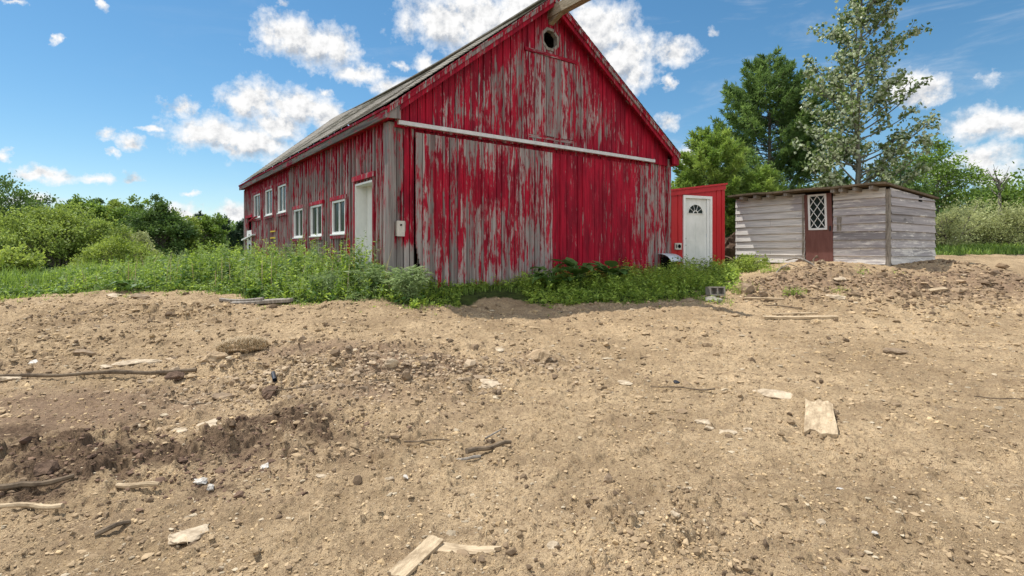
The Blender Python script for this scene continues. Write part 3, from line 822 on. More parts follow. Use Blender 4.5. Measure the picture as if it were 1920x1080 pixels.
mb = MB(); lap(mb, MWR, .05, WW_, 1.13, wz_side, 9, 6, wb_side, [(1.70, 1.92, 0, 1)] if 0 else []); mb.build('side_wall', MT['white_lap'], wshed)
mb = MB(); lap(mb, lambda x, n, z: (x, WL_ + n, z), 0, WW_, 1.13, wz_side, 9, 7, wb_side); mb.build('rear_wall', MT['white_lap'], wshed)
mb = MB(); lap(mb, lambda s, n, z: (WW_ + n, s, z), 0, WL_, 1.13, lambda s: 2.85, 9, 8, wb_side); mb.build('rear_wall', MT['white_lap'], wshed)
mb = MB(); mb.box(.01, WW_ - .02, .01, WL_ - .02, 1.12, 1.14); mb.build('floor_panel', MT['dark_wood'], wshed)
mb = MB(); mb.box(1.72, 1.92, -.032, -.005, 2.76, 2.895); mb.build('vent_hole', MT['black'], wshed)
mb = MB(); mb.box(-.035, .05, -.035, .05, 1.0, 2.98); mb.build('corner_post', MT['grey_wood'], wshed)
for s, x in ((WL_ - .12, .15), (2.3, .15), (.2, 2.4), (1.0, 1.2)):
    mb = MB(); mb.box(x - .1, x + .1, s - .1, s + .1, .7, 1.119); mb.build('footing', MT['concrete'], wshed)
# roof slab, sagging boards with rafter tails
mb = MB(); S = 10; V = []; Fs = []
for i in range(S + 1):
    s = -.08 + (WL_ + .12) * i / S; sg = .012 * math.sin(i * 1.7)
    for (x, dz, th) in ((-.38, 0, 0), (WW_ + .12, 0, 0), (WW_ + .12, 0, .05), (-.38, 0, .05)):
        V.append((x, s, 3.055 - .17 * x / WW_ + .03 * s / WL_ + th + sg))
for i in range(S):
    o = 4 * i
    for a in range(4):
        b = (a + 1) % 4; Fs.append((o + a, o + b, o + 4 + b, o + 4 + a))
Fs += [(0, 1, 2, 3), (4 * S + 3, 4 * S + 2, 4 * S + 1, 4 * S)]
mb.add(V, Fs); wr = mb.build('roof', MT['roofing'], wshed)
for i, s in enumerate((.25, .62, .95, 1.15, 2.4, 2.9, 3.3, 3.75)):
    mb = MB(); z = 3.0 + .03 * s / WL_; mb.hexa([(-.33, s - .045, z - .03), (.3, s - .045, z - .07), (.3, s + .045, z - .07), (-.33, s + .045, z - .03),
        (-.33, s - .045, z + .062), (.3, s - .045, z + .03), (.3, s + .045, z + .03), (-.33, s + .045, z + .062)]); mb.build('rafter', MT['grey_wood'], wr)
# door with lattice window
mb = MB(); sk = .055
def DR(s, n, z): return (-n, s - sk * (3.05 - z) / 1.9, z)
def dbox(mb, s0, s1, z0, z1, n0, n1):
    mb.hexa([DR(s0, n0, z0), DR(s1, n0, z0), DR(s1, n1, z0), DR(s0, n1, z0), DR(s0, n0, z1), DR(s1, n0, z1), DR(s1, n1, z1), DR(s0, n1, z1)])
dbox(mb, 1.31, 1.46, 1.19, 3.0, .02, .055); dbox(mb, 1.885, 2.02, 1.19, 3.0, .02, .055); dbox(mb, 1.461, 1.884, 2.965, 3.0, .02, .055); dbox(mb, 1.461, 1.884, 1.19, 2.06, .02, .055)
wd = mb.build('door', MT['brown'], wshed)
mb = MB(); dbox(mb, 1.43, 1.48, 2.03, 2.99, .056, .075); dbox(mb, 1.865, 1.915, 2.03, 2.99, .056, .075); dbox(mb, 1.481, 1.864, 2.94, 2.99, .056, .075); dbox(mb, 1.481, 1.864, 2.03, 2.08, .056, .075); wf = mb.build('window_frame', MT['white'], wd)
mb = MB(); dbox(mb, 1.461, 1.884, 2.061, 2.964, .026, .032); mb.build('pane', MT['glass'], wd)
mb = MB()
def seg(s0, z0, s1, z1): mb.bar(DR(s0, .058, z0), DR(s1, .058, z1), .014, .020, (1, 0, 0))
s0, s1, z0, z1 = 1.47, 1.875, 2.07, 2.95; sw, sh = s1 - s0, z1 - z0
for k in range(-2, 3):
    for sg in (1, -1):
        pts = []
        for q in np.linspace(0, 1, 41):
            ss = s0 + sw * q; zz = z0 + sh * ((q * .667 if sg > 0 else (1 - q) * .667) + k * .333)
            if z0 - 1e-6 <= zz <= z1 + 1e-6: pts.append((ss, zz))
        if len(pts) > 3: seg(*pts[0], *pts[-1])
mb.build('lattice', MT['white'], wd)
mb = MB(); dbox(mb, 1.335, 1.375, 2.0, 2.12, .056, .08); mb.build('handle', MT['darkpipe'], wd)
mb = MB(); mb.box(-.05, -.031, 2.025, 2.075, 1.15, 3.0); mb.build('door_trim', MT['grey_wood'], wshed); mb = MB(); mb.box(-.05, -.031, 1.215, 1.262, 2.9, 3.0); mb.build('door_trim', MT['grey_wood'], wshed)
mb = MB(); mb.box(-.045, -.034, 1.06, 1.17, 1.98, 2.35); mb.build('patch_board', MT['grey_wood'], wshed)

# ------------------------------------------------------------------ FOLIAGE
def rand_dirs(n, rg, up=0.0):
    d = rg.normal(size=(n, 3)); d[:, 2] += up
    return d / np.linalg.norm(d, axis=1, keepdims=True)

def leaf_quads(P, D, L, W, rg, roll=None):
    """one kite-shaped leaf per row of P along direction D"""
    n = len(P); L = np.broadcast_to(np.asarray(L, float), (n,)); W = np.broadcast_to(np.asarray(W, float), (n,))
    a = rand_dirs(n, rg) if roll is None else roll
    S = np.cross(D, a); S /= np.maximum(np.linalg.norm(S, axis=1, keepdims=True), 1e-6)
    N = np.cross(S, D)
    mid = P + D * (L * .45)[:, None] + N * (L * .06)[:, None]
    V = np.stack([P, mid + S * (W / 2)[:, None], P + D * L[:, None] - N * (L * .05)[:, None], mid - S * (W / 2)[:, None]], 1).reshape(-1, 3)
    return V, np.arange(4 * n).reshape(n, 4)

class Tubes:
    def __init__(s): s.V = []; s.F = []; s.o = 0
    def add(s, path, rad, n=5):
        path = np.asarray(path, float); m = len(path)
        T = np.gradient(path, axis=0); T /= np.maximum(np.linalg.norm(T, axis=1, keepdims=True), 1e-9)
        ref = np.array([1., .13, .07]) if abs(T[0, 2]) > .8 else np.array([.05, .1, 1.])
        A = np.cross(T, ref); A /= np.maximum(np.linalg.norm(A, axis=1, keepdims=True), 1e-9); B = np.cross(A, T)
        q = np.arange(n) * 2 * PI / n
        V = path[:, None] + (A[:, None] * np.cos(q)[None, :, None] + B[:, None] * np.sin(q)[None, :, None]) * np.asarray(rad, float)[:, None, None]
        i = np.arange(m - 1)[:, None] * n; k = np.arange(n)[None]; k2 = (k + 1) % n
        F = np.stack([i + k, i + k2, i + n + k2, i + n + k], -1).reshape(-1, 4) + s.o
        s.V.append(V.reshape(-1, 3)); s.F.append(F); s.o += m * n
    def mesh(s, name, mat): return raw_mesh(name, np.concatenate(s.V), np.concatenate(s.F), mat, True)

def curve(p0, p1, bow, k=5):
    q = np.linspace(0, 1, k)[:, None]
    return p0 * (1 - q) + p1 * q + bow * (4 * q * (1 - q))

def broadleaf(seed, h, r, base, nclump, per, leaf, mats, clump=.22, trunk_r=None, lobes=.28, stems=1, flat=.75, shell=.55, wl=.62, top=1.0):
    rg = np.random.default_rng(seed); T = Tubes(); tr = trunk_r or h * .016
    zc, hz = (base + h) / 2, (h - base) / 2
    ph = rg.uniform(0, 6.28, 4)
    for sidx in range(stems):
        e = np.array([rg.normal() * r * .18 * (stems > 1), rg.normal() * r * .18 * (stems > 1), h * .86])
        b0 = np.array([rg.normal() * .12 * (stems > 1), rg.normal() * .12 * (stems > 1), -.4])
        pth = curve(b0, e, np.array([rg.normal() * r * .08, rg.normal() * r * .08, 0]), 9); pth[1:-1, :2] += rg.normal(size=(7, 2)) * r * .02
        T.add(pth, np.linspace(tr, tr * .15, 9), 7)
    C = []
    for i in range(nclump):
        d = rand_dirs(1, rg)[0]; rho = shell + (1 - shell) * rg.random() ** .7
        th = math.atan2(d[1], d[0])
        lob = 1 + lobes * (.6 * math.sin(2 * th + ph[0] + 3 * d[2]) + .5 * math.sin(3 * th + ph[1] - 4 * d[2]) + .5 * math.sin(5 * d[2] + ph[2]))
        rr = rho * lob
        taper = 1 if d[2] < 0 else (1 - (1 - top) * d[2])
        c = np.array([d[0] * r * rr * taper, d[1] * r * rr * taper, zc + d[2] * hz * (rr if d[2] > 0 else rho)])
        if c[2] < base * .8: c[2] = base * .8 + rg.random() * .3
        C.append(c)
        za = max(base * .5, c[2] - math.hypot(c[0], c[1]) * rg.uniform(.5, .9)); za = min(za, h * .82)
        p0 = np.array([0, 0, za]); L = np.linalg.norm(c - p0)
        T.add(curve(p0, c, np.array([rg.normal() * .05 * L, rg.normal() * .05 * L, .06 * L]), 5), np.linspace(tr * .34 * (1 - za / h) + .012, .006, 5), 4)
    C = np.array(C); cr = r * clump
    n = nclump * per; ci = np.repeat(np.arange(nclump), per)
    sz = rg.uniform(.6, 1.35, nclump)[ci]
    off = rg.normal(size=(n, 3)) * (cr * sz)[:, None] * np.array([1, 1, flat]) * .52
    P = C[ci] + off
    D = rand_dirs(n, rg, .15); out = P - np.array([0, 0, zc]); out /= np.linalg.norm(out, axis=1, keepdims=True); D = D + .5 * out
    D /= np.linalg.norm(D, axis=1, keepdims=True)
    L = leaf * rg.uniform(.6, 1.3, n)
    V, F = leaf_quads(P, D, L, L * wl, rg)
    tint = np.clip(rg.normal(.48, .17, n) + rg.normal(0, .2, nclump)[ci], 0, 1)
    return T.mesh('trunk', mats[1]), raw_mesh('crown', V, F, mats[0], False, None, {'tint': tint})

def pine(seed, h, r, mats, whorl=.42, tuft=22, nl=.17, z0=.5, up=.5, nb=6):
    rg = np.random.default_rng(seed); T = Tubes(); Ps = []; Ds = []; Tn = []
    T.add(curve(np.array([0, 0, -.4]), np.array([.05, 0, h]), np.zeros(3), 8), np.linspace(h * .018, .015, 8), 8)
    z = z0
    while z < h * .97:
        q = z / h; n = nb if q < .8 else 5
        for k in range(n):
            L = r * (1 - q) ** .72 * rg.uniform(.6, 1.15) * (1.0 if q > .12 else .8) + .12
            a = rg.uniform(0, 6.28) if rg.random() < .3 else 2 * PI * k / n + z * 2.1
            d = np.array([math.cos(a), math.sin(a), up * (.25 + .9 * q)])
            p0 = np.array([0, 0, z + rg.uniform(-.12, .12)]); p1 = p0 + d / np.linalg.norm(d) * L + np.array([0, 0, .12 * L])
            c = curve(p0, p1, np.array([0, 0, -.07 * L]), 6); T.add(c, np.linspace(.03 * (1 - q) + .008, .005, 6), 4)
            nt = max(4, int(tuft * L / r * 1.5)); tt = rg.uniform(.28, 1.0, nt) ** .8
            cen = p0 * (1 - tt)[:, None] + p1 * tt[:, None] - np.array([0, 0, 1]) * (.07 * L * 4 * tt * (1 - tt))[:, None]
            wid = .30 * L * (1.05 - tt)
            side = np.array([-math.sin(a), math.cos(a), 0]); lat = rg.normal(size=nt) * wid * .75
            cen = cen + side * lat[:, None] + np.array([0, 0, 1]) * (rg.normal(size=nt) * .06 + .05)[:, None]
            dd = d[None] / np.linalg.norm(d) + side * (np.sign(lat) * .5)[:, None] + np.array([0, 0, .45]); dd /= np.linalg.norm(dd, axis=1, keepdims=True)
            Ps.append(cen); Ds.append(dd); Tn.append(np.full(nt, rg.normal(.4, .16)))
        z += whorl * (1.15 - .6 * q) * rg.uniform(.8, 1.2)
    # leader
    zz = np.linspace(h * .9, h * 1.0, 8); Ps.append(np.stack([zz * 0, zz * 0, zz], 1)); Ds.append(np.tile([0, 0, 1.], (8, 1))); Tn.append(np.full(8, .3))
    Ps = np.concatenate(Ps); Ds = np.concatenate(Ds); Tn = np.concatenate(Tn)
    K = 9; n = len(Ps) * K; i = np.repeat(np.arange(len(Ps)), K)
    D = Ds[i] + rg.normal(size=(n, 3)) * .62; D /= np.linalg.norm(D, axis=1, keepdims=True)
    P = Ps[i] + rg.normal(size=(n, 3)) * .03
    L = nl * rg.uniform(.7, 1.25, n); V, F = leaf_quads(P, D, L, L * .17 + .008, rg)
    return T.mesh('trunk', mats[1]), raw_mesh('crown', V, F, mats[0], False, None, {'tint': np.clip(Tn[i] + rg.normal(0, .14, n), 0, 1)})

FO = {}
FO['mid'] = m_foliage('mid_green_leaves', (.085, .15, .026), (.30, .43, .09))
FO['wood'] = m_foliage('far_wood_leaves', (.060, .115, .030), (.24, .35, .09))
FO['olive'] = m_foliage('olive_green_leaves', (.125, .18, .032), (.38, .48, .12))
FO['lime'] = m_foliage('yellow_green_leaves', (.15, .22, .032), (.44, .53, .13))
FO['dark'] = m_foliage('dark_green_leaves', (.050, .10, .026), (.19, .29, .075), trans=.3)
FO['fir'] = m_foliage('dark_fir_needles', (.022, .048, .024), (.062, .115, .048), trans=.2)
FO['pine'] = m_foliage('pine_needles', (.075, .14, .042), (.29, .42, .13), trans=.34)
FO['pinelight'] = m_foliage('fresh_pine_needles', (.15, .25, .048), (.45, .57, .15), trans=.35)
FO['poplar'] = m_foliage('poplar_leaves', (.075, .125, .036), (.25, .33, .105), (.50, .55, .36), trans=.3, rough=.42)
FO['willow'] = m_foliage('grey_green_leaves', (.22, .25, .10), (.54, .57, .27))
FO['weed'] = m_foliage('weed_leaves', (.075, .150, .020), (.46, .60, .12), trans=.42)
FO['weedpale'] = m_foliage('pale_weed_leaves', (.16, .235, .09), (.36, .46, .21), trans=.38)
FO['grass'] = m_foliage('grass_blades', (.10, .175, .030), (.32, .45, .10), trans=.4)
FO['burdock'] = m_foliage('broad_dark_leaves', (.05, .11, .028), (.15, .26, .07), trans=.3)
FO['straw'] = m_foliage('dry_straw', (.30, .22, .12), (.58, .46, .29), trans=.2)
FO['petal'] = m_flat('buttercup_petals', (.78, .60, .02), .5)
FO['petalw'] = m_flat('white_petals', (.75, .74, .68), .5)

def tree(name, u, d, meshes, label, cat='tree', group=None, rot=0., sc_=1.0, sink=.1, z=None):
    x, y = ray_xy(u, d)
    o = empty(name, (x, y, (float(base_z(x, y)) if z is None else z) - sink), rot, label, cat, group)
    o.scale = (sc_,) * 3 if not isinstance(sc_, tuple) else sc_
    t, c = meshes
    link('trunk', t, o); link('crown', c, o)
    return o
def H(u, v, d): return CAMZ + (HZ - v) / F_PX * d - float(base_z(*ray_xy(u, d)))   # height a top seen at v must have

B_ = MT['bark']
# right side
tree('pine_tree', 1442, 23.5, pine(1, H(1442, 104, 23.5), 4.5, (FO['pine'], B_), tuft=64, nl=.21, nb=8, whorl=.38), 'tall dark green pine with a pointed leader behind the gap between the sheds', rot=.4)
tree('pine_tree', 1332, 20, pine(2, H(1332, 250, 20), 2.75, (FO['pinelight'], B_), tuft=56, nl=.19, nb=7, whorl=.34, z0=.3), 'shorter light green pine rising behind the red shed', rot=1.1)
tree('pine_tree', 1430, 18.6, pine(3, H(1430, 318, 18.6), 1.5, (FO['pinelight'], B_), tuft=30, nl=.17, nb=6, whorl=.34, z0=.2), 'small bright green young pine at the left end of the white shed')
tree('pine_tree', 1690, 27, pine(4, H(1690, 308, 27), 2.1, (FO['pine'], B_), tuft=24, nl=.20, nb=6), 'pine with drooping dark boughs behind the roof of the white shed', rot=2)

def poplar(seed, h, r, mats):
    rg = np.random.default_rng(seed); T = Tubes()
    tp = curve(np.array([0, 0, -.4]), np.array([.25, .1, h]), np.array([-.15, .1, 0]), 14); tp[2:-1, :2] += rg.normal(size=(11, 2)) * .05
    T.add(tp, np.linspace(.11, .014, 14), 8)
    P = []; D = []
    z = 1.0
    def trunk_at(zz): return np.array([np.interp(zz, tp[:, 2], tp[:, 0]), np.interp(zz, tp[:, 2], tp[:, 1]), zz])
    while z < h * .98:
        q = z / h
        prof = (1.0 if q < .3 else 1.0 - .62 * (q - .3) / .7) * (.85 if q < .12 else 1)
        for k in range(2 if rg.random() < .75 else 1):
            a = rg.uniform(0, 6.28); L = r * prof * rg.uniform(.45, 1.15); p0 = trunk_at(z)
            d = np.array([math.cos(a), math.sin(a), rg.uniform(.45, 1.1)]); d /= np.linalg.norm(d)
            c = curve(p0, p0 + d * L, np.array([0, 0, -.05 * L]), 6); T.add(c, np.linspace(.035 * (1 - q) + .012, .006, 6), 5)
            nsub = int(5 + L * 4.6)
            for j in range(nsub):
                t = rg.uniform(.25, 1.0); pj = c[0] * (1 - t) + c[-1] * t; l2 = rg.uniform(.2, .55) * (1.2 - t * .6)
                dj = d + rg.normal(size=3) * .6 + np.array([0, 0, .2]); dj /= np.linalg.norm(dj)
                e = pj + dj * l2; T.add(curve(pj, e, np.zeros(3), 3), [.010, .007, .004], 3)
                m = rg.integers(6, 13); s_ = rg.uniform(.2, 1.1, m)
                P.append(pj + dj * l2 * s_[:, None] + rg.normal(size=(m, 3)) * .075)
                dd = rg.normal(size=(m, 3)) * .8 + np.array([0, 0, -.35]); D.append(dd / np.linalg.norm(dd, axis=1, keepdims=True))
        z += rg.uniform(.10, .21)
    P = np.concatenate(P); D = np.concatenate(D); n = len(P)
    L = rg.uniform(.10, .175, n); V, F = leaf_quads(P, D, L, L * .82, rg)
    return T.mesh('trunk', mats[1]), raw_mesh('crown', V, F, mats[0], False, None, {'tint': np.clip(rg.normal(.5, .25, n), 0, 1)})
tree('poplar_tree', 1614, 19.5, poplar(5, H(1614, -110, 19.5), 2.75, (FO['poplar'], MT['palebark'])), 'tall airy poplar with pale leaves standing behind the white shed')
tree('broadleaf_tree', 1752, 33, broadleaf(6, H(1752, 270, 33), 2.5, 1.6, 125, 75, .17, (FO['mid'], B_), clump=.21, lobes=.25, shell=.4, stems=2, top=.75), 'open crowned tree with see-through branches right of the white shed')
bushes = [(1770, 19.5, 388, 1.15, 'willow', 'grey green bush touching the right end of the white shed'),
          (1822, 21, 380, 1.35, 'willow', 'middle grey green bush of the row beyond the grass'),
          (1885, 20.5, 376, 1.45, 'willow', 'wide grey green bush with bare stems showing at its base'),
          (1945, 20.5, 372, 1.3, 'willow', 'grey green bush cut by the right edge of the photo')]
for i, (u, d, v, r, k, lab) in enumerate(bushes):
    tree('bush', u, d, broadleaf(20 + i, H(u, v, d), r, .15, 80, 60, .105, (FO[k], B_), clump=.26, stems=6, shell=.3, trunk_r=.035, wl=.4), lab, 'bush', 'grey green bushes beyond the right hand grass')
for i, (u, d, v, r, k, lab) in enumerate([(1838, 38, 352, 2.2, 'dark', 'dark round tree behind the bushes, left of the bare snag'), (1905, 36, 335, 3.0, 'mid', 'green tree behind the bushes at the far right, beside the bare snag'), (1985, 40, 330, 3.6, 'mid', 'tree beyond the bushes just outside the right edge'),
                                         (1262, 26, 335, 1.4, 'mid', 'green treetop seen in the gap between barn and red shed roof'), (1560, 30, 345, 2.6, 'dark', 'dark tree low behind the roof of the white shed')]):
    tree('broadleaf_tree', u, d, broadleaf(40 + i, H(u, v, d), r, .6, 80, 60, .24, (FO[k], B_)), lab)
# dead snag
def snag(seed, h):
    rg = np.random.default_rng(seed); T = Tubes(); T.add(curve(np.array([0, 0, -.3]), np.array([.1, 0, h * .85]), np.array([.1, 0, 0]), 8), np.linspace(.16, .05, 8), 7)
    for k in range(11):
        z = h * rg.uniform(.6, .86); a = rg.uniform(0, 6.28); L = rg.uniform(.5, 1.3)
        p1 = np.array([math.cos(a) * L * .7, math.sin(a) * L * .7, z + L * .8]); T.add(curve(np.array([.1, 0, z]), p1, np.array([0, 0, -.1]), 5), np.linspace(.05, .012, 5), 4)
        T.add(curve(p1 * .5 + np.array([.05, 0, z * .5]), p1 + rg.normal(size=3) * .3, np.zeros(3), 3), [.02, .014, .008], 3)
    return T.mesh('dead_tree', B_)
x, y = ray_xy(1870, 34); o = link('dead_tree', snag(3, H(1870, 316, 34)), None, (x, y, float(base_z(x, y)))); tag(o, 'bare dead tree snag sticking up above the far bushes', 'tree')

# left side: individual trees, front to back
LT = [
    ('broadleaf_tree', 112, 25, 384, 2.0, 1.0, 130, 75, .14, 'olive', 'wide olive green tree with fine leaves on the left, nearest of the wood', dict(stems=3, clump=.22, lobes=.38, shell=.4)),
    ('broadleaf_tree', 14, 33, 346, 2.5, .8, 110, 70, .20, 'dark', 'tall dark tree at the left edge of the photo', dict(top=.6)),
    ('broadleaf_tree', 66, 37, 380, 1.5, .8, 70, 60, .21, 'mid', 'green tree between the dark left edge tree and the olive tree', {}),
    ('bush', 218, 23, 440, 1.25, .1, 100, 70, .10, 'lime', 'rounded bright yellow green bush beside the olive tree', dict(stems=5, trunk_r=.03)),
    ('broadleaf_tree', 152, 44, 367, 1.9, 1.5, 80, 65, .25, 'mid', 'round crowned tree rising above the olive tree', dict(top=.9)),
    ('broadleaf_tree', 183, 50, 370, 1.5, 1.5, 70, 65, .27, 'dark', 'dark narrow tree between the two round crowned trees', dict(top=.7)),
    ('broadleaf_tree', 214, 46, 377, 1.8, 1.5, 80, 65, .25, 'olive', 'rounded green tree above the yellow green bush', {}),
    ('broadleaf_tree', 252, 40, 379, 1.5, 1.0, 75, 65, .23, 'mid', 'mid green tree just left of the big dark maple', dict(top=.8)),
    ('broadleaf_tree', 297, 33, 374, 1.65, .3, 130, 75, .19, 'dark', 'big dark green maple halfway between left edge and barn', dict(top=.7, lobes=.2)),
    ('broadleaf_tree', 346, 35, 404, 1.15, .3, 90, 70, .18, 'lime', 'light green tree right of the big dark maple', dict(top=.7)),
    ('broadleaf_tree', 388, 37, 404, 1.2, .2, 90, 65, .20, 'mid', 'mid green tree near the far end of the barn', dict(top=.7)),
    ('broadleaf_tree', 252, 28, 430, 1.0, .2, 70, 60, .14, 'willow', 'small silvery green tree in front of the dark maple', {}),
    ('broadleaf_tree', 180, 31, 420, 1.2, .3, 70, 60, .16, 'mid', 'small green tree directly behind the yellow green bush', {}),
]
for i, (nm, u, d, v, r, b, nc, per, lf, k, lab, kw) in enumerate(LT):
    tree(nm, u, d, broadleaf(100 + i, H(u, v, d), r, b, int(nc * 1.25), int(per * 1.6), lf * .84, (FO[k], B_), **kw), lab, 'bush' if nm == 'bush' else 'tree')
for i, (u, d, v, r, lab) in enumerate([(425, 46, 408, 1.7, 'dark fir nearest the far end of the barn'), (455, 50, 412, 1.8, 'dark fir partly hidden behind the far corner of the barn'), (375, 52, 398, 1.6, 'dark fir tip above the mid green tree'), (66, 55, 372, 1.8, 'dark fir tip in the dip left of the round crowned tree'), (130, 56, 376, 1.7, 'dark fir tip behind the olive tree')]):
    tree('fir_tree', u, d, pine(60 + i, H(u, v, d), r, (FO['fir'], B_), tuft=16, nl=.34, nb=6, whorl=.6, up=-.1), lab, group='dark firs at the back of the left wood')
tree('sapling', 22, 13.5, broadleaf(130, H(22, 458, 13.5), .75, .25, 60, 34, .095, (FO['lime'], B_), stems=3, trunk_r=.018, clump=.24, shell=.25), 'leafy light green sapling at the left edge of the dirt', 'sapling')
tree('bush', 185, 18, broadleaf(131, H(185, 492, 18), 1.25, .05, 80, 60, .075, (FO['lime'], B_), stems=6, trunk_r=.02, flat=.5), 'low yellow green bush in front of the olive tree', 'bush')
tree('bush', 1402, 14.2, broadleaf(132, .46, .50, .04, 70, 60, .055, (FO['lime'], B_), stems=6, trunk_r=.012, clump=.3), 'light green bush between the red shed and the white shed', 'bush')

# far wood behind, one mass on each side
def far_wood(name, spans, n, seed, label):
    rg = np.random.default_rng(seed); Vs = []; Fs = []; Tn = []; o = 0; T = Tubes()
    for i in range(n):
        u, d, v = spans(rg); x, y = ray_xy(u, d); zb = float(base_z(x, y)); top = CAMZ + (HZ - v) / F_PX * d; h = max(3., top - zb); r = h * rg.uniform(.28, .42)
        C = rand_dirs(60, rg); C = C * (rg.random((60, 1)) ** .4) * np.array([r, r, h * .46]) + np.array([x, y, zb + h * .54])
        m = 45; ci = np.repeat(np.arange(60), m); P = C[ci] + rg.normal(size=(60 * m, 3)) * r * .15
        D = rand_dirs(60 * m, rg, .2); L = rg.uniform(.25, .5, 60 * m); V, F = leaf_quads(P, D, L, L * .7, rg)
        Vs.append(V); Fs.append(F + o); o += len(V); Tn.append(np.clip(rg.normal(.4, .18, 60)[ci] + rg.normal(0, .12, 60 * m) + rg.normal(0, .15), 0, 1))
    me = raw_mesh(name, np.concatenate(Vs), np.concatenate(Fs), FO['wood'], False, None, {'tint': np.concatenate(Tn)})
    tag(link(name, me), label, 'wood', None, 'stuff')
far_wood('far_wood', lambda rg: ((lambda u: (u, rg.uniform(52, 66), np.interp(u, [-300, 0, 250, 450, 620], [372, 384, 396, 420, 428]) + rg.uniform(-4, 14)))(rg.uniform(-300, 520))), 40, 1, 'green wood closing the view behind the left hand trees')
far_wood('far_wood', lambda rg: ((lambda u: (u, rg.uniform(44, 60), np.interp(u, [1240, 1500, 1800, 1920, 2300], [405, 400, 396, 366, 345]) + rg.uniform(-2, 12)))(rg.uniform(1230, 2300))), 26, 2, 'green wood closing the view behind the sheds')

# ------------------------------------------------------------------ WEEDS AND GRASS
CB, SB = math.cos(AB), math.sin(AB)
def barn_local(x, y): dx, dy = x - BX, y - BY; return dx * CB + dy * SB, -dx * SB + dy * CB
def in_barn(x, y, m=.0):
    a, b = barn_local(x, y); return (a > -m) & (a < Wd + m) & (b > -m) & (b < Ln + m)
def in_rshed(x, y):
    dx, dy = x - rshed.location.x, y - rshed.location.y; a, b = dx * cr + dy * sr, -dx * sr + dy * cr
    return (a > -.05) & (a < RW + .05) & (b > -.1) & (b < RDp)
def in_wshed(x, y):
    dx, dy = x - WCX, y - WCY; c_, s_ = math.cos(AWt), math.sin(AWt); a, b = dx * c_ + dy * s_, -dx * s_ + dy * c_
    return (a > -.1) & (a < WW_ + .1) & (b > -.1) & (b < WL_ + .1)
def edge_depth(u): return np.interp(u, EDGE_U, EDGE_D)

def weeds(name, x, y, h, mat, label, nleaf=12, leaf=(.05, .11), wl=.42, seed=0, droop=.2, spread=1.0, kind='stuff', cat='weeds'):
    rg = np.random.default_rng(seed); n = len(x); z = smooth_gz(x, y) - .02
    base = np.stack([x, y, z], 1)
    la = rg.uniform(0, 6.28, n); lm = rg.uniform(.05, .4, n) * h
    tip = base + np.stack([np.cos(la) * lm, np.sin(la) * lm, h], 1)
    k = np.maximum(4, (nleaf * np.clip(h / .55, .45, 1.6)).astype(int)); i = np.repeat(np.arange(n), k); m = len(i)
    t = rg.uniform(.1, 1, m) ** .75
    P = base[i] + (tip - base)[i] * t[:, None]; P[:, :2] -= (np.stack([np.cos(la) * lm, np.sin(la) * lm], 1))[i] * (.5 * t * (1 - t) * 2)[:, None]
    a = rg.uniform(0, 6.28, m); el = rg.uniform(-.35, .85, m) - droop * (1 - t)
    D = np.stack([np.cos(a) * np.cos(el), np.sin(a) * np.cos(el), np.sin(el)], 1)
    L = rg.uniform(leaf[0], leaf[1], m) * (1.15 - .55 * t) * spread
    up = np.tile([0, 0, 1.], (m, 1)) + rg.normal(size=(m, 3)) * .35
    V, F = leaf_quads(P + D * .01, D, L, L * wl, rg, roll=up)
    # stems as thin blades
    s = np.stack([np.cos(la + 1.57), np.sin(la + 1.57), la * 0], 1) * .005
    SV = np.stack([base - s, base + s, tip + s * .4, tip - s * .4], 1).reshape(-1, 3); SF = np.arange(4 * n).reshape(n, 4)
    tint = np.concatenate([np.clip(rg.normal(.45, .22, m) + (rg.normal(0, .17, n) + .45 * fbm(x, y, 1.1, 2, seed=44))[i], 0, 1), np.full(n, .5)])
    me = raw_mesh(name, np.concatenate([V, SV]), np.concatenate([F, SF + len(V)]), mat, False, None, {'tint': tint})
    return tag(link(name, me), label, cat, None, kind)

def grass(name, x, y, h, mat, label, seed=0, w=.007, lean=.5, kind='stuff', cat='grass', zfun=None):
    rg = np.random.default_rng(seed); n = len(x); z = (zfun or smooth_gz)(x, y) - .015
    b = np.stack([x, y, z], 1); a = rg.uniform(0, 6.28, n); ln = rg.uniform(.1, lean, n) * h
    d = np.stack([np.cos(a), np.sin(a), a * 0], 1); s = np.stack([-np.sin(a), np.cos(a), a * 0], 1) * (w * rg.uniform(.7, 1.4, n))[:, None]
    m = b + d * (ln * .35)[:, None] + np.array([0, 0, 1.]) * (h * .6)[:, None]; t = b + d * ln[:, None] + np.array([0, 0, 1.]) * (h * rg.uniform(.8, 1, n))[:, None]
    V = np.stack([b - s, b + s, m + s * .8, m - s * .8, t + s * .12, t - s * .12], 1).reshape(-1, 3)
    o = np.arange(n) * 6
    F = np.concatenate([np.stack([o, o + 1, o + 2, o + 3], 1), np.stack([o + 3, o + 2, o + 4, o + 5], 1)])
    tint = np.clip(rg.normal(.45, .22, n), 0, 1)
    me = raw_mesh(name, V, F, mat, False, None, {'tint': np.concatenate([tint, tint])})
    return tag(link(name, me), label, cat, None, kind)

def band(n, u0, u1, d0, d1, rg, pw=1.0):
    u = rg.uniform(u0, u1, n); e = edge_depth(u); d = e + d0 + (d1 - d0) * rg.random(n) ** pw
    x = (u - 960) / F_PX * d; k = ~in_barn(x, d, .06) & ~in_rshed(x, d) & ~in_wshed(x, d)
    return u[k], x[k], d[k], (d - e)[k]
def hmod(x, y, lam=.8, s=30): return np.clip(.78 + .75 * fbm(x, y, lam, 3, seed=s), .35, 1.5)
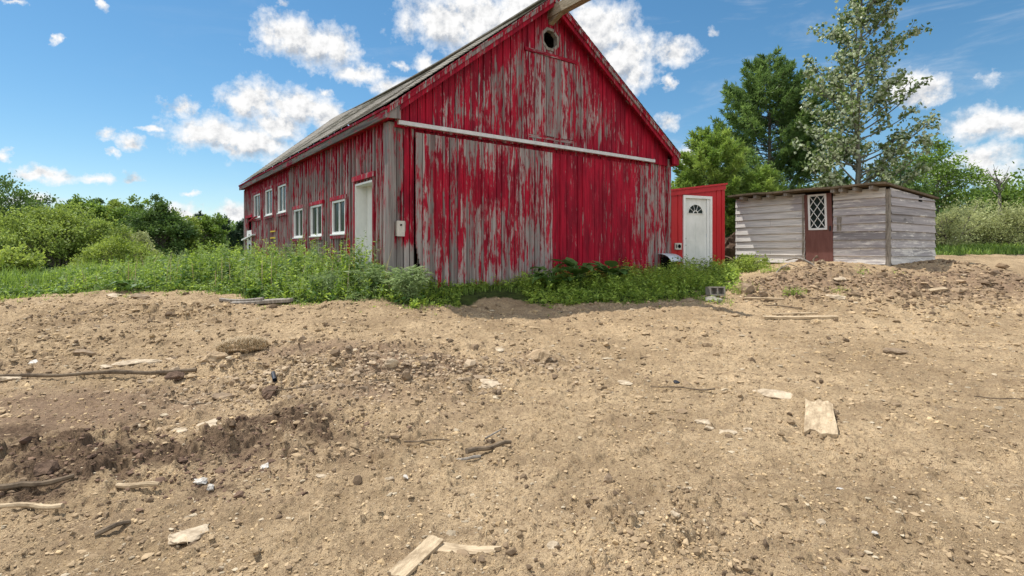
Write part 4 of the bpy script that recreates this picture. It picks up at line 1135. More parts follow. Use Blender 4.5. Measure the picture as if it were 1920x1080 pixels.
# tall weeds left of the barn
u, x, y, dd = band(5200, -500, 800, .1, 5.0, R, 1.15)
k = (u < 745) | (dd < .9); u, x, y, dd = u[k], x[k], y[k], dd[k]
prof = np.interp(u, [-500, 0, 60, 150, 300, 400, 470, 540, 620, 700, 760, 800], [.12, .12, .15, .30, .52, .68, .86, .74, .70, .68, .48, .3])
h = prof * sstep(-.3, 1.3, dd) * hmod(x, y) * R.uniform(.7, 1.2, len(x)) + .10
sel = R.random(len(x))
a = sel < .66
weeds('weeds', x[a], y[a], h[a], FO['weed'], 'bright green leafy weeds in front of the long barn wall', 17, (.06, .125), .42, 1)
a = (sel >= .66) & (sel < .84)
weeds('weeds', x[a], y[a], h[a] * 1.08, FO['weedpale'], 'pale narrow leaved weeds mixed through the tall green ones', 20, (.06, .13), .24, 2)
a = sel >= .84
weeds('weeds', x[a], y[a], h[a] * .8, FO['burdock'], 'darker broad leaved weeds low among the tall green ones', 12, (.09, .19), .6, 3)
u, x, y, dd = band(13000, -500, 800, -.10, 3.6, R, 1.6); k = (u < 745) | (dd < .8)
k2 = k & (R.random(len(k)) < .05) & (dd > .7); grass('tall_grass', x[k2], y[k2], R.uniform(.55, 1.0, k2.sum()) * np.interp(u[k2], [-500, 60, 300, 480, 760], [.15, .2, .9, 1.05, .8]), FO['grass'], 'tall grass stalks standing above the weeds left of the barn', 14, .007, .35)
u, x, y, dd = u[k], x[k], y[k], dd[k]
grass('grass', x, y, (.07 + .36 * sstep(-.1, 1.6, dd)) * R.uniform(.6, 1.35, len(x)) * hmod(x, y, 1.1, 33), FO['grass'], 'bright grass along the left edge of the dirt', 4, .008)
k2 = (R.random(len(x)) < .035) & (dd > .4); grass('dry_stems', x[k2], y[k2], R.uniform(.4, .85, k2.sum()) * np.interp(u[k2], [0, 100, 300], [.25, .4, 1]), FO['straw'], 'dry straw coloured stems among the weeds left of the barn', 15, .006, .4)
u, x, y, dd = band(1500, -500, 1380, -.75, .15, R, .6); k = (R.random(len(x)) < np.clip(.12 + 1.1 * fbm(x, y, .5, 2, seed=91), 0, 1)) & ~((u > 860) & (u < 1000))
weeds('weeds', x[k], y[k], R.uniform(.03, .12, k.sum()), FO['weed'], 'scattered small weeds thinning out onto the dirt', 8, (.03, .07), .5, 19)
# shaded strip under the front of the barn
u, x, y, dd = band(2600, 770, 1385, -.05, 3.8, R, 1.0)
al, bl = barn_local(x, y); dw = np.where((al > -.2) & (al < Wd + .3), -bl, 1.0)
prof = np.interp(u, [770, 830, 900, 960, 1000, 1100, 1170, 1230, 1290, 1340, 1385], [.42, .16, .14, .18, .26, .28, .30, .30, .50, .40, .2])
h = prof * (.35 + .75 * sstep(0, 1.0, dd)) * hmod(x, y, .6, 36) * R.uniform(.7, 1.25, len(x)) + .04
bare = (u > 860) & (u < 985) & (dd < .75); k = ~bare
weeds('weeds', x[k], y[k], h[k], FO['weed'], 'low shaded weeds under the sliding doors of the barn', 17, (.06, .13), .5, 5)
u, x, y, dd = band(11000, 770, 1385, -.12, 3.6, R, 1.4); k = ~((u > 865) & (u < 985) & (dd < .6)) & (R.random(len(u)) < np.interp(u, [770, 1000, 1200, 1385], [1, 1, .7, .6]))
x, y, dd = x[k], y[k], dd[k]
grass('grass', x, y, (.04 + .16 * sstep(-.1, 1.2, dd)) * R.uniform(.6, 1.3, len(x)), FO['grass'], 'short shaded grass under the barn front', 6, .006)
# right field
rg = np.random.default_rng(77)
u = rg.uniform(1690, 2150, 14000); d = rg.uniform(15.9, 26, 14000); x = (u - 960) / F_PX * d; k = (d > np.interp(u, [1690, 1750, 1800, 1920, 2400], [17, 15.9, 16.3, 16.7, 17])) & ~in_wshed(x, d)
grass('grass', x[k], d[k], rg.uniform(.10, .34, k.sum()) * np.clip(sstep(15.6, 18, d[k]) + .3, 0, 1), FO['grass'], 'sunny grass strip beyond the dirt at the right', 7, .014)
# loose tufts on disturbed dirt near the sheds
tx = []; ty = []
for (cu, cv, n_, s_) in ((1490, 553, 50, .10), (1395, 505, 260, .35), (1445, 510, 70, .15), (1575, 552, 25, .08), (1385, 545, 60, .14), (1340, 568, 60, .18), (1270, 560, 60, .2), (375, 545, 30, .12), (1620, 515, 14, .1), (1690, 520, 12, .1)):
    cx, cy = hit(cu, cv); tx.append(cx + rg.normal(size=n_) * s_); ty.append(cy + rg.normal(size=n_) * s_)
tx = np.concatenate(tx); ty = np.concatenate(ty)
weeds('weeds', tx, ty, rg.uniform(.06, .2, len(tx)), FO['weed'], 'small green seedlings scattered on the rough dirt by the sheds', 8, (.03, .07), .45, 9)

# flowers
def flowers(name, pts, mat, size, label, seed):
    rg = np.random.default_rng(seed); n = len(pts); Vs = []; Fs = []
    P = np.repeat(pts, 5, 0); a = np.tile(np.arange(5) * 2 * PI / 5, n) + np.repeat(rg.uniform(0, 1, n), 5)
    D = np.stack([np.cos(a), np.sin(a), np.full(5 * n, .45)], 1); D /= np.linalg.norm(D, axis=1, keepdims=True)
    V, F = leaf_quads(P, D, size, size * .9, rg, roll=np.tile([0, 0, 1.], (5 * n, 1)))
    tag(link(name, raw_mesh(name, V, F, mat)), label, 'flowers', None, 'stuff')
def flower_pts(lst, rg):
    out = []
    for (u0, u1, d0, d1, n, h0, h1) in lst:
        u = rg.uniform(u0, u1, n); d = rg.uniform(d0, d1, n); x = (u - 960) / F_PX * d; k = ~in_barn(x, d, .1) & ~in_rshed(x, d)
        out.append(np.stack([x[k], d[k], smooth_gz(x[k], d[k]) + rg.uniform(h0, h1, k.sum())], 1))
    return np.concatenate(out)
flowers('wildflowers', flower_pts([(1100, 1200, 10.6, 12.2, 34, .25, .55), (1190, 1300, 11.0, 13.2, 46, .22, .5), (1030, 1110, 10.4, 11.5, 12, .35, .55), (100, 500, 10, 13, 22, .4, .8), (1385, 1420, 13.5, 14.5, 8, .3, .5)], rg), FO['petal'], .016, 'small yellow buttercups above the weeds by the red sliding door', 1)
flowers('wildflowers', flower_pts([(1760, 1930, 17, 20, 70, .25, .42), (1200, 1330, 11.5, 13.5, 14, .4, .6)], rg), FO['petalw'], .022, 'white flower heads dotted in the right hand grass', 2)

# burdocks: big leaves
def burdock(seed, h, n, size):
    rg = np.random.default_rng(seed); V = []; F = []; o = 0; tint = []
    T = []
    for i in range(n):
        a = rg.uniform(0, 6.28); L = size * rg.uniform(.6, 1.15); st = h * rg.uniform(.35, .95)
        d = np.array([math.cos(a), math.sin(a)]); s = np.array([-d[1], d[0]])
        c0 = np.array([d[0] * st * .35, d[1] * st * .35, st]); dr = rg.uniform(-.7, .2)
        rows = 7
        for j in range(rows):
            q = j / (rows - 1); w = L * .36 * math.sin(PI * min(1, (q * .93 + .09))) ** .7 * (1.15 - .5 * q)
            for k in (-1, -.5, 0, .5, 1):
                rip = .10 * w * math.sin(9 * q + 3 * k + seed)
                V.append((c0[0] + d[0] * L * q + s[0] * w * k, c0[1] + d[1] * L * q + s[1] * w * k, c0[2] + L * q * (.35 + dr * q) + abs(k) * w * .28 + rip))
        for j in range(rows - 1):
            for k in range(4): b = o + j * 5 + k; F.append((b, b + 1, b + 6, b + 5)); tint.append(rg.normal(.5, .12))
        o += rows * 5
        w = .008; V += [(-s[0] * w, -s[1] * w, 0), (s[0] * w, s[1] * w, 0), (c0[0] + s[0] * w, c0[1] + s[1] * w, c0[2]), (c0[0] - s[0] * w, c0[1] - s[1] * w, c0[2])]
        F.append((o, o + 1, o + 2, o + 3)); tint.append(.6); o += 4
    return raw_mesh('burdock_plant', np.array(V), np.array(F), FO['burdock'], True, None, {'tint': np.clip(tint, 0, 1)})
for i, (u, d, h, n, s, lab) in enumerate([(1030, 10.45, .46, 20, .36, 'broad leaved burdock at the seam of the two sliding doors'), (1085, 10.8, .52, 24, .40, 'widest burdock under the red sliding door'), (1150, 11.25, .48, 20, .36, 'burdock among buttercups under the red sliding door'),
                                         (480, 9.3, .16, 10, .2, 'small dark leaved dock at the dirt edge by the long stick'), (240, 9.9, .2, 12, .24, 'dock with drooping leaves at the left dirt edge')]):
    x, y = ray_xy(u, d); o = link('burdock_plant', burdock(i + 3, h, n, s), None, (x, y, float(smooth_gz(x, y)[0]))); tag(o, lab, 'plant', 'broad leaved plants by the barn')
# arching grass clump on the barn corner
def arching(seed, n, h, spread):
    rg = np.random.default_rng(seed); Ps = []; Ds = []; Lf = []; S = Tubes()
    for i in range(n):
        a = rg.uniform(0, 6.28); hh = h * rg.uniform(.6, 1.1); r = spread * rg.uniform(.3, 1)
        q = np.linspace(0, 1, 9); b = rg.normal(size=2) * .10
        pth = np.stack([b[0] + math.cos(a) * r * q ** 1.8, b[1] + math.sin(a) * r * q ** 1.8, hh * (1 - (1 - q) ** 1.7) - .22 * hh * q ** 4], 1)
        S.add(pth, np.linspace(.004, .0015, 9), 3)
        for t in rg.uniform(.15, 1, 16):
            p = np.array([np.interp(t, q, pth[:, c]) for c in range(3)]); aa = a + rg.normal() * 1.1
            Ps.append(p); Ds.append([math.cos(aa), math.sin(aa), rg.uniform(-.6, .5)]); Lf.append(rg.uniform(.07, .17))
    P = np.array(Ps); D = np.array(Ds); D /= np.linalg.norm(D, axis=1, keepdims=True); L = np.array(Lf)
    V, F = leaf_quads(P, D, L, L * .17, rg); SV = np.concatenate(S.V); SF = np.concatenate(S.F) + len(V)
    return raw_mesh('weed_clump', np.concatenate([V, SV]), np.concatenate([F, SF]), FO['weedpale'], False, None, {'tint': np.clip(np.concatenate([rg.normal(.45, .2, len(F)), np.full(len(SF), .5)]), 0, 1)})
for i, (u, d, n, h, s, lab) in enumerate([(765, 8.75, 64, .60, .34, 'arching clump of narrow leaved weeds at the near corner of the barn'), (705, 9.1, 34, .55, .3, 'narrow leaved clump below the white side door'), (615, 9.2, 26, .5, .3, 'narrow leaved clump below the largest barn window')]):
    x, y = ray_xy(u, d); o = link('weed_clump', arching(i, n, h, s), None, (x, y, float(smooth_gz(x, y)[0]))); tag(o, lab, 'plant', 'arching weed clumps along the barn')

# ------------------------------------------------------------------ STONES, BOARDS AND STICKS ON THE DIRT
def lie(o, u, v, rz=0., tilt=(0, 0), dz=0.):
    x, y = hit(u, v); e = .12
    n = Vector((float(smooth_gz(x - e, y)[0] - smooth_gz(x + e, y)[0]), float(smooth_gz(x, y - e)[0] - smooth_gz(x, y + e)[0]), 2 * e)).normalized()
    q = Vector((0, 0, 1)).rotation_difference(n)
    M = q.to_matrix().to_4x4() @ Matrix.Rotation(rz, 4, 'Z') @ Matrix.Rotation(tilt[0], 4, 'X') @ Matrix.Rotation(tilt[1], 4, 'Y')
    M.translation = Vector((x, y, float(np.mean(ground_z([x, x + .04, x - .04, x], [y, y, y, y + .06]))) + dz)); o.matrix_world = M
    return o
def board_mesh(L, W, T, seed, ragged=.15, warp=.01):
    """a weathered board lying along local y with broken ends"""
    rg = random.Random(seed); mb = MB(); nx, ny = 6, 10; V = []; Fs = []
    e0 = [rg.uniform(-1, 1) * ragged * W for _ in range(nx + 1)]; e1 = [rg.uniform(-1, 1) * ragged * W for _ in range(nx + 1)]
    for lay in (0, 1):
        for j in range(ny + 1):
            for i in range(nx + 1):
                q = j / ny; x = (i / nx - .5) * W * (1 + .04 * math.sin(5 * q + seed)); y = -L / 2 + e0[i] + (L + e1[i] - e0[i]) * q
                z = (T if lay else 0) + warp * math.sin(3 * q + seed) + rg.uniform(-.001, .001) - (.002 if lay and i in (0, nx) else 0)
                V.append((x, y, z))
    n = (nx + 1) * (ny + 1); w = nx + 1
    for j in range(ny):
        for i in range(nx):
            a = j * w + i; Fs.append((a + n, a + 1 + n, a + w + 1 + n, a + w + n)); Fs.append((a, a + w, a + w + 1, a + 1))
        a = j * w; Fs.append((a, a + n, a + w + n, a + w)); b = a + nx; Fs.append((b, b + w, b + w + n, b + n))
    for i in range(nx): Fs.append((i, i + 1, i + 1 + n, i + n)); a = ny * w + i; Fs.append((a, a + n, a + 1 + n, a + 1))
    return mb.add(V, Fs)
def stick(path, r0, r1, n=7, seed=0):
    rg = random.Random(seed); mb = MB(); K = len(path)
    mb.tube([(p[0] + rg.uniform(-.004, .004), p[1], p[2]) for p in path], [(r0 + (r1 - r0) * i / (K - 1)) * rg.uniform(.85, 1.12) for i in range(K)], n)
    return mb
def stone_mesh(name, sx, sy, sz, seed, mat, sub=2, rough=.28, flatten=True):
    rg = np.random.default_rng(seed)
    import bmesh
    bm = bmesh.new(); bmesh.ops.create_icosphere(bm, subdivisions=sub + 1, radius=1)
    pl = rand_dirs(9, rg)
    for v in bm.verts:
        p = np.array(v.co); k = 1.0
        for q in pl:   # chop facets
            dd = p @ q
            if dd > .62: p = p - q * (dd - .62)
        nz = perlin(np.array([p[0] * 2.1 + seed]), np.array([p[1] * 2.1 + p[2] * 1.7]), 7)[0]; nz2 = perlin(np.array([p[0] * 6 + seed]), np.array([p[1] * 6 + p[2] * 5]), 9)[0]
        p = p * (1 + rough * nz + rough * .35 * nz2)
        v.co = (p[0] * sx, p[1] * sy, p[2] * sz)
    me = bpy.data.meshes.new(name); bm.to_mesh(me); bm.free(); me.materials.append(mat); return me
def wood_thing(name, mb, mat, label, cat, u, v, rz, tilt=(0, 0), dz=0., group=None):
    return lie(tag(mb.build(name, mat), label, cat, group), u, v, rz, tilt, dz)

wood_thing('board', board_mesh(.80, .225, .03, 1, .25), MT['tan_wood'], 'short wide pale board with a dark broken end right of centre', 'board', 1537, 788, -.50, (.05, -.02), .012)
wood_thing('board', board_mesh(.36, .085, .022, 2, .1), MT['tan_wood'], 'narrow board end cut by the bottom edge of the photo', 'board', 782, 1052, -.40, (.03, .05), .014)
wood_thing('board', board_mesh(.34, .085, .02, 3, .3), MT['tan_wood'], 'half buried board lying crosswise beside the bottom board', 'board', 866, 1030, 1.40, (0, .04), .002)
wood_thing('board', board_mesh(1.28, .085, .04, 4, .08), MT['tan_wood'], 'long thin pale plank lying alone near the sheds', 'plank', 1500, 600, -1.50, (0, .05), .012)
wood_thing('board', board_mesh(.8, .04, .025, 5, .1), MT['tan_wood'], 'thin pale strip lying against the back of the long thin plank', 'plank', 1490, 594, -1.52, (0, 0), .012)
wood_thing('board', board_mesh(.46, .07, .03, 6, .1), MT['tan_wood'], 'small pale plank on the rough clods at the far right', 'plank', 1757, 554, -1.28, (0, .1), .04)
wood_thing('board', board_mesh(.70, .06, .03, 7, .2), MT['tan_wood'], 'weathered lath lying behind the long thin plank', 'plank', 1432, 566, 1.28, (0, 0), .03)
wood_thing('board', board_mesh(.95, .12, .05, 8, .4, .02), MT['grey_wood'], 'grey board at the dirt edge below the barn windows', 'board', 490, 572, 1.60, (0, 0), .02)
wood_thing('board', board_mesh(.75, .07, .04, 9, .4, .03), MT['grey_wood'], 'second grey board crossing the one at the dirt edge', 'board', 452, 571, 1.45, (0, 0), .04)
def sp(L, amp, K=9, s=0, z=.0): return [(amp * math.sin(i * 1.3 + s), -L / 2 + L * i / (K - 1), z + .008 * math.sin(i * .9 + s)) for i in range(K)]
wood_thing('stick', stick(sp(2.1, .018, 14, 1, .03), .016, .026, 8, 1), MT['dark_wood'], 'very long dark stick lying across the left side of the dirt', 'stick', 165, 711, -1.44, (0, 0), .01)
wood_thing('stick', stick(sp(.36, .010, 9, 2, .02), .022, .014, 8, 2), MT['dark_wood'], 'stout bark covered stick in the middle of the dirt', 'stick', 917, 850, -1.10, (0, 0), .01)
wood_thing('stick', stick(sp(.26, .006, 7, 3, .01), .008, .011, 6, 3), MT['grey_wood'], 'thin grey splinter left of the stout stick', 'stick', 866, 869, -1.45, (0, 0), .008)
wood_thing('stick', stick(sp(.34, .006, 7, 4, .01), .007, .006, 6, 4), MT['dark_wood'], 'dark twig with a pale end left of centre', 'stick', 800, 835, -1.50, (0, 0), .01)
wood_thing('stick', stick(sp(.24, .004, 6, 5, .01), .006, .005, 6, 5), MT['grey_wood'], 'thin slanted sliver above the stout stick', 'stick', 930, 820, -.72, (0, 0), .008)
wood_thing('stick', stick(sp(.42, .008, 8, 6, .015), .013, .015, 7, 6), MT['tan_wood'], 'pale peeled stick entering at the left edge near the bottom', 'stick', 45, 974, -1.50, (0, 0), .012)
wood_thing('stick', stick(sp(.26, .006, 6, 7, .015), .016, .017, 7, 7), MT['tan_wood'], 'short cut branch piece near the red brown soil', 'stick', 258, 928, 1.56, (0, 0), .012)
wood_thing('stick', stick(sp(.36, .012, 8, 8, .015), .02, .016, 7, 8), MT['dark_wood'], 'dark root lying below the red brown soil mound', 'stick', 70, 922, -1.2, (0, 0), .02)
wood_thing('stick', stick(sp(.62, .02, 9, 9, .015), .008, .006, 6, 9), MT['dark_wood'], 'dark twig right of centre below the blue scrap', 'stick', 1280, 737, 1.45, (0, 0), .01)
wood_thing('stick', stick(sp(.85, .03, 9, 10, .015), .013, .008, 6, 10), MT['dark_wood'], 'crooked dark stick behind the long thin plank', 'stick', 1455, 578, 1.35, (0, 0), .01)
wood_thing('stick', stick(sp(.5, .02, 9, 11, .015), .006, .005, 6, 11), MT['dark_wood'], 'thin dark twig at the right edge of the dirt', 'stick', 1890, 757, 1.2, (0, 0), .01)
wood_thing('stick', stick(sp(.16, .005, 6, 12, .015), .014, .011, 6, 12), MT['dark_wood'], 'stubby dark stick end near the bottom left', 'stick', 212, 1000, -.6, (0, 0), .012)
wood_thing('stick', stick(sp(1.1, .03, 10, 13, .015), .007, .006, 6, 13), MT['dark_wood'], 'long thin twig beside the black pipe stub', 'stick', 620, 737, -1.36, (0, 0), .012)
wood_thing('stick', stick(sp(.7, .03, 9, 14, .015), .006, .005, 6, 14), MT['dark_wood'], 'thin curved twig in the hollow left of the pipe stub', 'stick', 335, 757, 1.3, (0, 0), .01)
# branches heaped before the white shed
for i, (u, v, rz, L, r, m, lab) in enumerate([(1418, 500, -1.25, 1.3, .022, 'grey_wood', 'arched grey branch left of the heap by the white shed'), (1500, 500, .6, .7, .03, 'grey_wood', 'thick grey branch leaning on the heap below the brown door'), (1530, 497, -.7, .6, .025, 'dark_wood', 'dark branch on top of the heap below the brown door'),
                                             (1475, 512, -1.0, .9, .014, 'grey_wood', 'thin grey branch across the front of the heap'), (1375, 480, 1.2, .8, .03, 'tan_wood', 'pale branch propped between the red shed and the white shed'), (1362, 505, .25, .9, .035, 'dark_wood', 'dark pole leaning beside the corner of the red shed')]):
    o = wood_thing('branch', stick([(p[0], p[1], p[2] + .14 * math.sin(PI * k / 8)) for k, p in enumerate(sp(L, .03, 9, i))], r, r * .7, 7, i + 40), MT[m], lab, 'branch', u, v, rz, (.25 if i in (1, 2, 4, 5) else .05, 0), .06 if i < 4 else .22)

stones = [  # u, v, size x, y, z, colour, label
    (1450, 737, .21, .16, .035, 'stone', 'flat pale stone above the short wide board'),
    (915, 720, .115, .15, .03, 'stone', 'oval flat pale stone below the gravelly ridge'),
    (350, 1006, .085, .12, .022, 'stone', 'pale flat stone near the bottom left'),
    (388, 812, .10, .18, .03, 'stone', 'long tan slab beside the dark soil'),
    (335, 822, .06, .08, .025, 'stone', 'small tan stone left of the long slab'),
    (255, 688, .26, .12, .03, 'stone', 'wide pale stone patch above the very long stick'),
    (200, 690, .09, .06, .025, 'stone', 'pale pebble left of the wide pale stone patch'),
    (1575, 526, .19, .14, .06, 'stone', 'big pale boulder in front of the white shed'),
    (1570, 561, .20, .12, .05, 'stone', 'flat stone in front of the big pale boulder'),
    (1365, 819, .085, .05, .022, 'stone', 'largest of the chip stones in a line left of the short wide board'),
    (1402, 813, .06, .035, .018, 'stone', 'chip stone at the right end of the line'),
    (1318, 799, .07, .05, .018, 'stone', 'chip stone at the left end of the line'),
    (1330, 808, .055, .04, .016, 'stone', 'second chip stone from the left of the line'),
    (1567, 776, .035, .03, .03, 'darkstone', 'small stone touching the right side of the short wide board'),
    (1680, 664, .15, .06, .05, 'darkstone', 'dark topped stone alone on the right side of the dirt'),
    (763, 712, .06, .06, .09, 'darkstone', 'upright stone at the foot of the gravelly ridge'),
    (735, 695, .09, .05, .06, 'stone', 'tilted slab stone left of the upright stone'),
    (700, 670, .12, .05, .05, 'darkstone', 'brown slab stuck in the ridge'),
    (568, 646, .07, .05, .07, 'darkstone', 'brown stone standing on the dirt above the ridge'),
    (1140, 903, .03, .03, .045, 'darkstone', 'small pointed dark stone casting a shadow, lower middle'),
    (935, 663, .10, .07, .02, 'stone', 'small flat stone at the right end of the ridge'),
    (1172, 726, .09, .05, .02, 'stone', 'lone pale chip between the oval stone and the blue scrap'),
    (155, 664, .16, .07, .04, 'darkstone', 'dark flat stone at the upper left'),
    (460, 685, .06, .05, .04, 'stone', 'white pebble below the dry grass sod'),
    (15, 718, .12, .05, .03, 'stone', 'pale stone at the left edge by the long stick'),
    (213, 556, .20, .12, .05, 'stone', 'pale flat stone on the left bank'),
    (262, 560, .18, .10, .07, 'darkstone', 'grey brown stone on the left bank'),
    (1040, 1035, .04, .03, .022, 'stone', 'small pale stone right of the bottom boards'),
    (730, 905, .03, .02, .015, 'stone', 'tiny pale chip left of the lower middle'),
    (604, 900, .05, .022, .016, 'stone', 'flat chip right of the red brown soil'),
    (85, 890, .12, .08, .06, 'clod', 'smooth reddish lump in the dark soil mound'),
    (415, 745, .12, .05, .04, 'darkstone', 'grey stone left of the black pipe stub'),
    (1400, 548, .17, .16, .17, 'darkstone', 'large brown rock right of the cinder block'),
    (1430, 556, .12, .1, .08, 'darkstone', 'smaller brown rock beside the large brown rock'),
    (1290, 566, .18, .1, .05, 'darkstone', 'flat stone left of the cinder block'),
    (1265, 1001, .03, .03, .02, 'stone', 'small pale stone at the lower right of centre'),
    (1540, 992, .05, .02, .014, 'stone', 'flat pale chip below the short wide board'),
]
for i, (u, v, sx, sy, sz, m, lab) in enumerate(stones):
    o = link('stone', stone_mesh('stone', sx, sy, sz, i + 5, MT[m], 2)); tag(o, lab, 'stone'); lie(o, u, v, R.uniform(-.5, .5), (0, 0), sz * .35)
for i, (u, v, s, lab) in enumerate([(62, 684, (.10, .05, .012), 'white scrap of plastic at the upper left'), (1640, 1006, (.022, .016, .008), 'tiny white scrap at the lower right'), (375, 912, (.05, .03, .02), 'crumpled white scrap left in the red brown soil'),
                                   (395, 918, (.03, .03, .018), 'smaller crumpled white scrap beside the first one'), (760, 903, (.03, .016, .012), 'white chip left of the lower middle'), (1575, 928, (.03, .014, .01), 'pale grey scrap below the short wide board'), (497, 880, (.03, .03, .012), 'pale scrap on the dark soil')]):
    o = link('scrap', stone_mesh('scrap', *s, i + 90, MT['whitebit'], 1, .5)); tag(o, lab, 'scrap'); lie(o, u, v, R.uniform(-1, 1), (.15, .1), s[2] * .8)
o = link('scrap', stone_mesh('scrap', .05, .03, .025, 120, MT['darkpipe'], 1, .5)); tag(o, 'dark blue black scrap right of centre', 'scrap'); lie(o, 1268, 720, .2, (0, 0), .015)
# pipe stub
mb = MB(); mb.tube([(0, -.07, .0), (0, .09, .012)], [.022, .022], 12, False); mb.tube([(0, -.07, .0), (0, .09, .012)], [.018, .018], 12, False)
wood_thing('pipe_stub', mb, MT['darkpipe'], 'short black pipe stub poking out of the dirt', 'pipe', 514, 722, .5, (0, 0), .012)
# concrete block with open cores
def block(mat):
    mb = MB(); W, D_, H_ = .33, .18, .17; t = .03
    mb.box(-W / 2, W / 2, -D_ / 2, -D_ / 2 + t, 0, H_); mb.box(-W / 2, W / 2, D_ / 2 - t, D_ / 2, 0, H_)
    for x in (-W / 2, -t / 2, W / 2 - t): mb.box(x + .0005, x + t - .0005, -D_ / 2 + t + .0005, D_ / 2 - t - .0005, .001, H_ - .001)
    mb.box(-W / 2 + t + .001, W / 2 - t - .001, -D_ / 2 + t + .001, D_ / 2 - t - .001, .03, .05)
    return mb
wood_thing('concrete_block', block(None), MT['concrete'], 'grey hollow concrete block lying on its side in the grass by the red shed', 'block', 1337, 557, .12, (1.35, .05), .07)
o = link('broken_block', stone_mesh('broken_block', .2, .14, .07, 77, MT['concrete'], 2, .2)); tag(o, 'broken piece of concrete in front of the hollow block', 'block'); lie(o, 1335, 567, .1, (0, 0), .03)
# dry sod and earth lumps
def sod(seed, r, h):
    rg = np.random.default_rng(seed); n = 900; a = rg.uniform(0, 6.28, n); q = np.sqrt(rg.random(n)) * r
    return a, q
o = empty('sod', (0, 0, 0), 0, 'clump of dry straw coloured sod on the left of the dirt', 'sod'); lie(o, 456, 662, .2)
link('root_ball', stone_mesh('root_ball', .27, .15, .085, 31, MT['tanclod'], 3, .5), o, (0, 0, .02))
rg = np.random.default_rng(5); n = 1300; a = rg.uniform(0, 6.28, n); q = np.sqrt(rg.random(n)); gx, gy = np.cos(a) * q * .29, np.sin(a) * q * .17
go = grass('dry_grass', gx, gy, rg.uniform(.03, .085, n), FO['straw'], None, 8, .004, 1.6, None, None, lambda x_, y_: .075 * np.sqrt(np.clip(1 - (x_ / .29) ** 2 - (y_ / .17) ** 2, 0, 1)) + .02); go.parent = o
o = link('root_ball', stone_mesh('root_ball', .55, .45, .62, 33, MT['clod'], 3, .5)); tag(o, 'upturned brown root ball in the gap between the two sheds', 'root ball'); x, y = ray_xy(1384, 17.6); o.location = (x, y, float(base_z(x, y)) + .45)
for i, (u, v, s, m, lab) in enumerate([(1505, 492, .16, 'clod', 'dark earth lump heaped below the brown shed door'), (1540, 497, .13, 'darkstone', 'stony lump right of the dark one below the brown shed door'), (1470, 506, .13, 'darkstone', 'earth lump at the left of the heap before the shed'), (505, 745, .10, 'clod', 'dark earth lump beside the black pipe stub'),
                                      (1010, 676, .12, 'tanclod', 'dry earth lump at the right end of the gravelly ridge'), (330, 716, .08, 'clod', 'dark clod at the tip of the very long stick'), (400, 683, .12, 'tanclod', 'dry clod left of the dry sod'), (1490, 553, .11, 'clod', 'dark clod with a weed tuft in front of the white shed')]):
    o = link('earth_clod', stone_mesh('earth_clod', s * 1.3, s, s * .75, 60 + i, MT[m], 3, .4)); tag(o, lab, 'clod'); lie(o, u, v, i * .7, (0, 0), s * .2)

# gravel and crumbs of earth: nobody could count them
def gravel(n, seed, name, mat, s0, s1, label, rough_only=False, flat=.6, spots=None, sink=.12):
    rg = np.random.default_rng(seed)
    d = np.exp(rg.uniform(math.log(2.2), math.log(12.5), n * 4)); u = rg.uniform(-120, 2040, n * 4); x = (u - 960) / F_PX * d
    ro = np.clip(patches(ROUGH, x, d), 0, 1); cl = np.clip(.5 + fbm(x, d, .7, 3, seed=seed + 70) * 1.4, 0, 1)
    e = edge_depth(u); drk = patches(DARK, x, d) > .45; pale = name == 'gravel' and not rough_only
    keep = ~(drk & pale & (rg.random(n * 4) < .85)) & (rg.random(n * 4) < np.clip((.12 if rough_only else .35) + ro, 0, 1) * cl) & ((d < e - .02) | (u > 1378))
    x, d = x[keep][:n], d[keep][:n]; n = len(x)
    if spots:
        x = []; d = []
        for (uu, vv, rx, ry, k) in spots:
            cx, cy = hit(uu, vv); x.append(cx + rg.normal(size=k) * rx); d.append(cy + rg.normal(size=k) * ry)
        x = np.concatenate(x); d = np.concatenate(d); k = ~in_wshed(x, d) & ~in_rshed(x, d); x, d = x[k], d[k]; n = len(x)
    s = np.exp(rg.normal(math.log(s0), .48, n)); s = np.minimum(s, s1) * (1 if spots else np.clip(d / 4.5, .7, 1.8))
    z = ground_z(x, d)
    t = (1 + 5 ** .5) / 2
    IV = np.array([(-1, t, 0), (1, t, 0), (-1, -t, 0), (1, -t, 0), (0, -1, t), (0, 1, t), (0, -1, -t), (0, 1, -t), (t, 0, -1), (t, 0, 1), (-t, 0, -1), (-t, 0, 1)]) / math.sqrt(1 + t * t)
    IF = np.array([(0, 11, 5), (0, 5, 1), (0, 1, 7), (0, 7, 10), (0, 10, 11), (1, 5, 9), (5, 11, 4), (11, 10, 2), (10, 7, 6), (7, 1, 8), (3, 9, 4), (3, 4, 2), (3, 2, 6), (3, 6, 8), (3, 8, 9), (4, 9, 5), (2, 4, 11), (6, 2, 10), (8, 6, 7), (9, 8, 1)])
    Q = IV[None] * (1 + rg.normal(0, .22, (n, 12, 1))) * np.stack([rg.uniform(.7, 1.5, n), rg.uniform(.6, 1.1, n), rg.uniform(.35, .9, n) * flat / .6], 1)[:, None]
    a = rg.uniform(0, 6.28, n); c, s_ = np.cos(a)[:, None], np.sin(a)[:, None]
    Q = np.stack([Q[..., 0] * c - Q[..., 1] * s_, Q[..., 0] * s_ + Q[..., 1] * c, Q[..., 2]], -1) * s[:, None, None]
    V = (Q + np.stack([x, d, z + s * sink], 1)[:, None]).reshape(-1, 3)
    F = (IF[None] + (np.arange(n) * 12)[:, None, None]).reshape(-1, 3)
    tint = np.repeat(rg.random(n), 20)
    tag(link(name, raw_mesh(name, V, F, mat, False, None, {'tint': tint})), label, 'gravel', None, 'stuff')
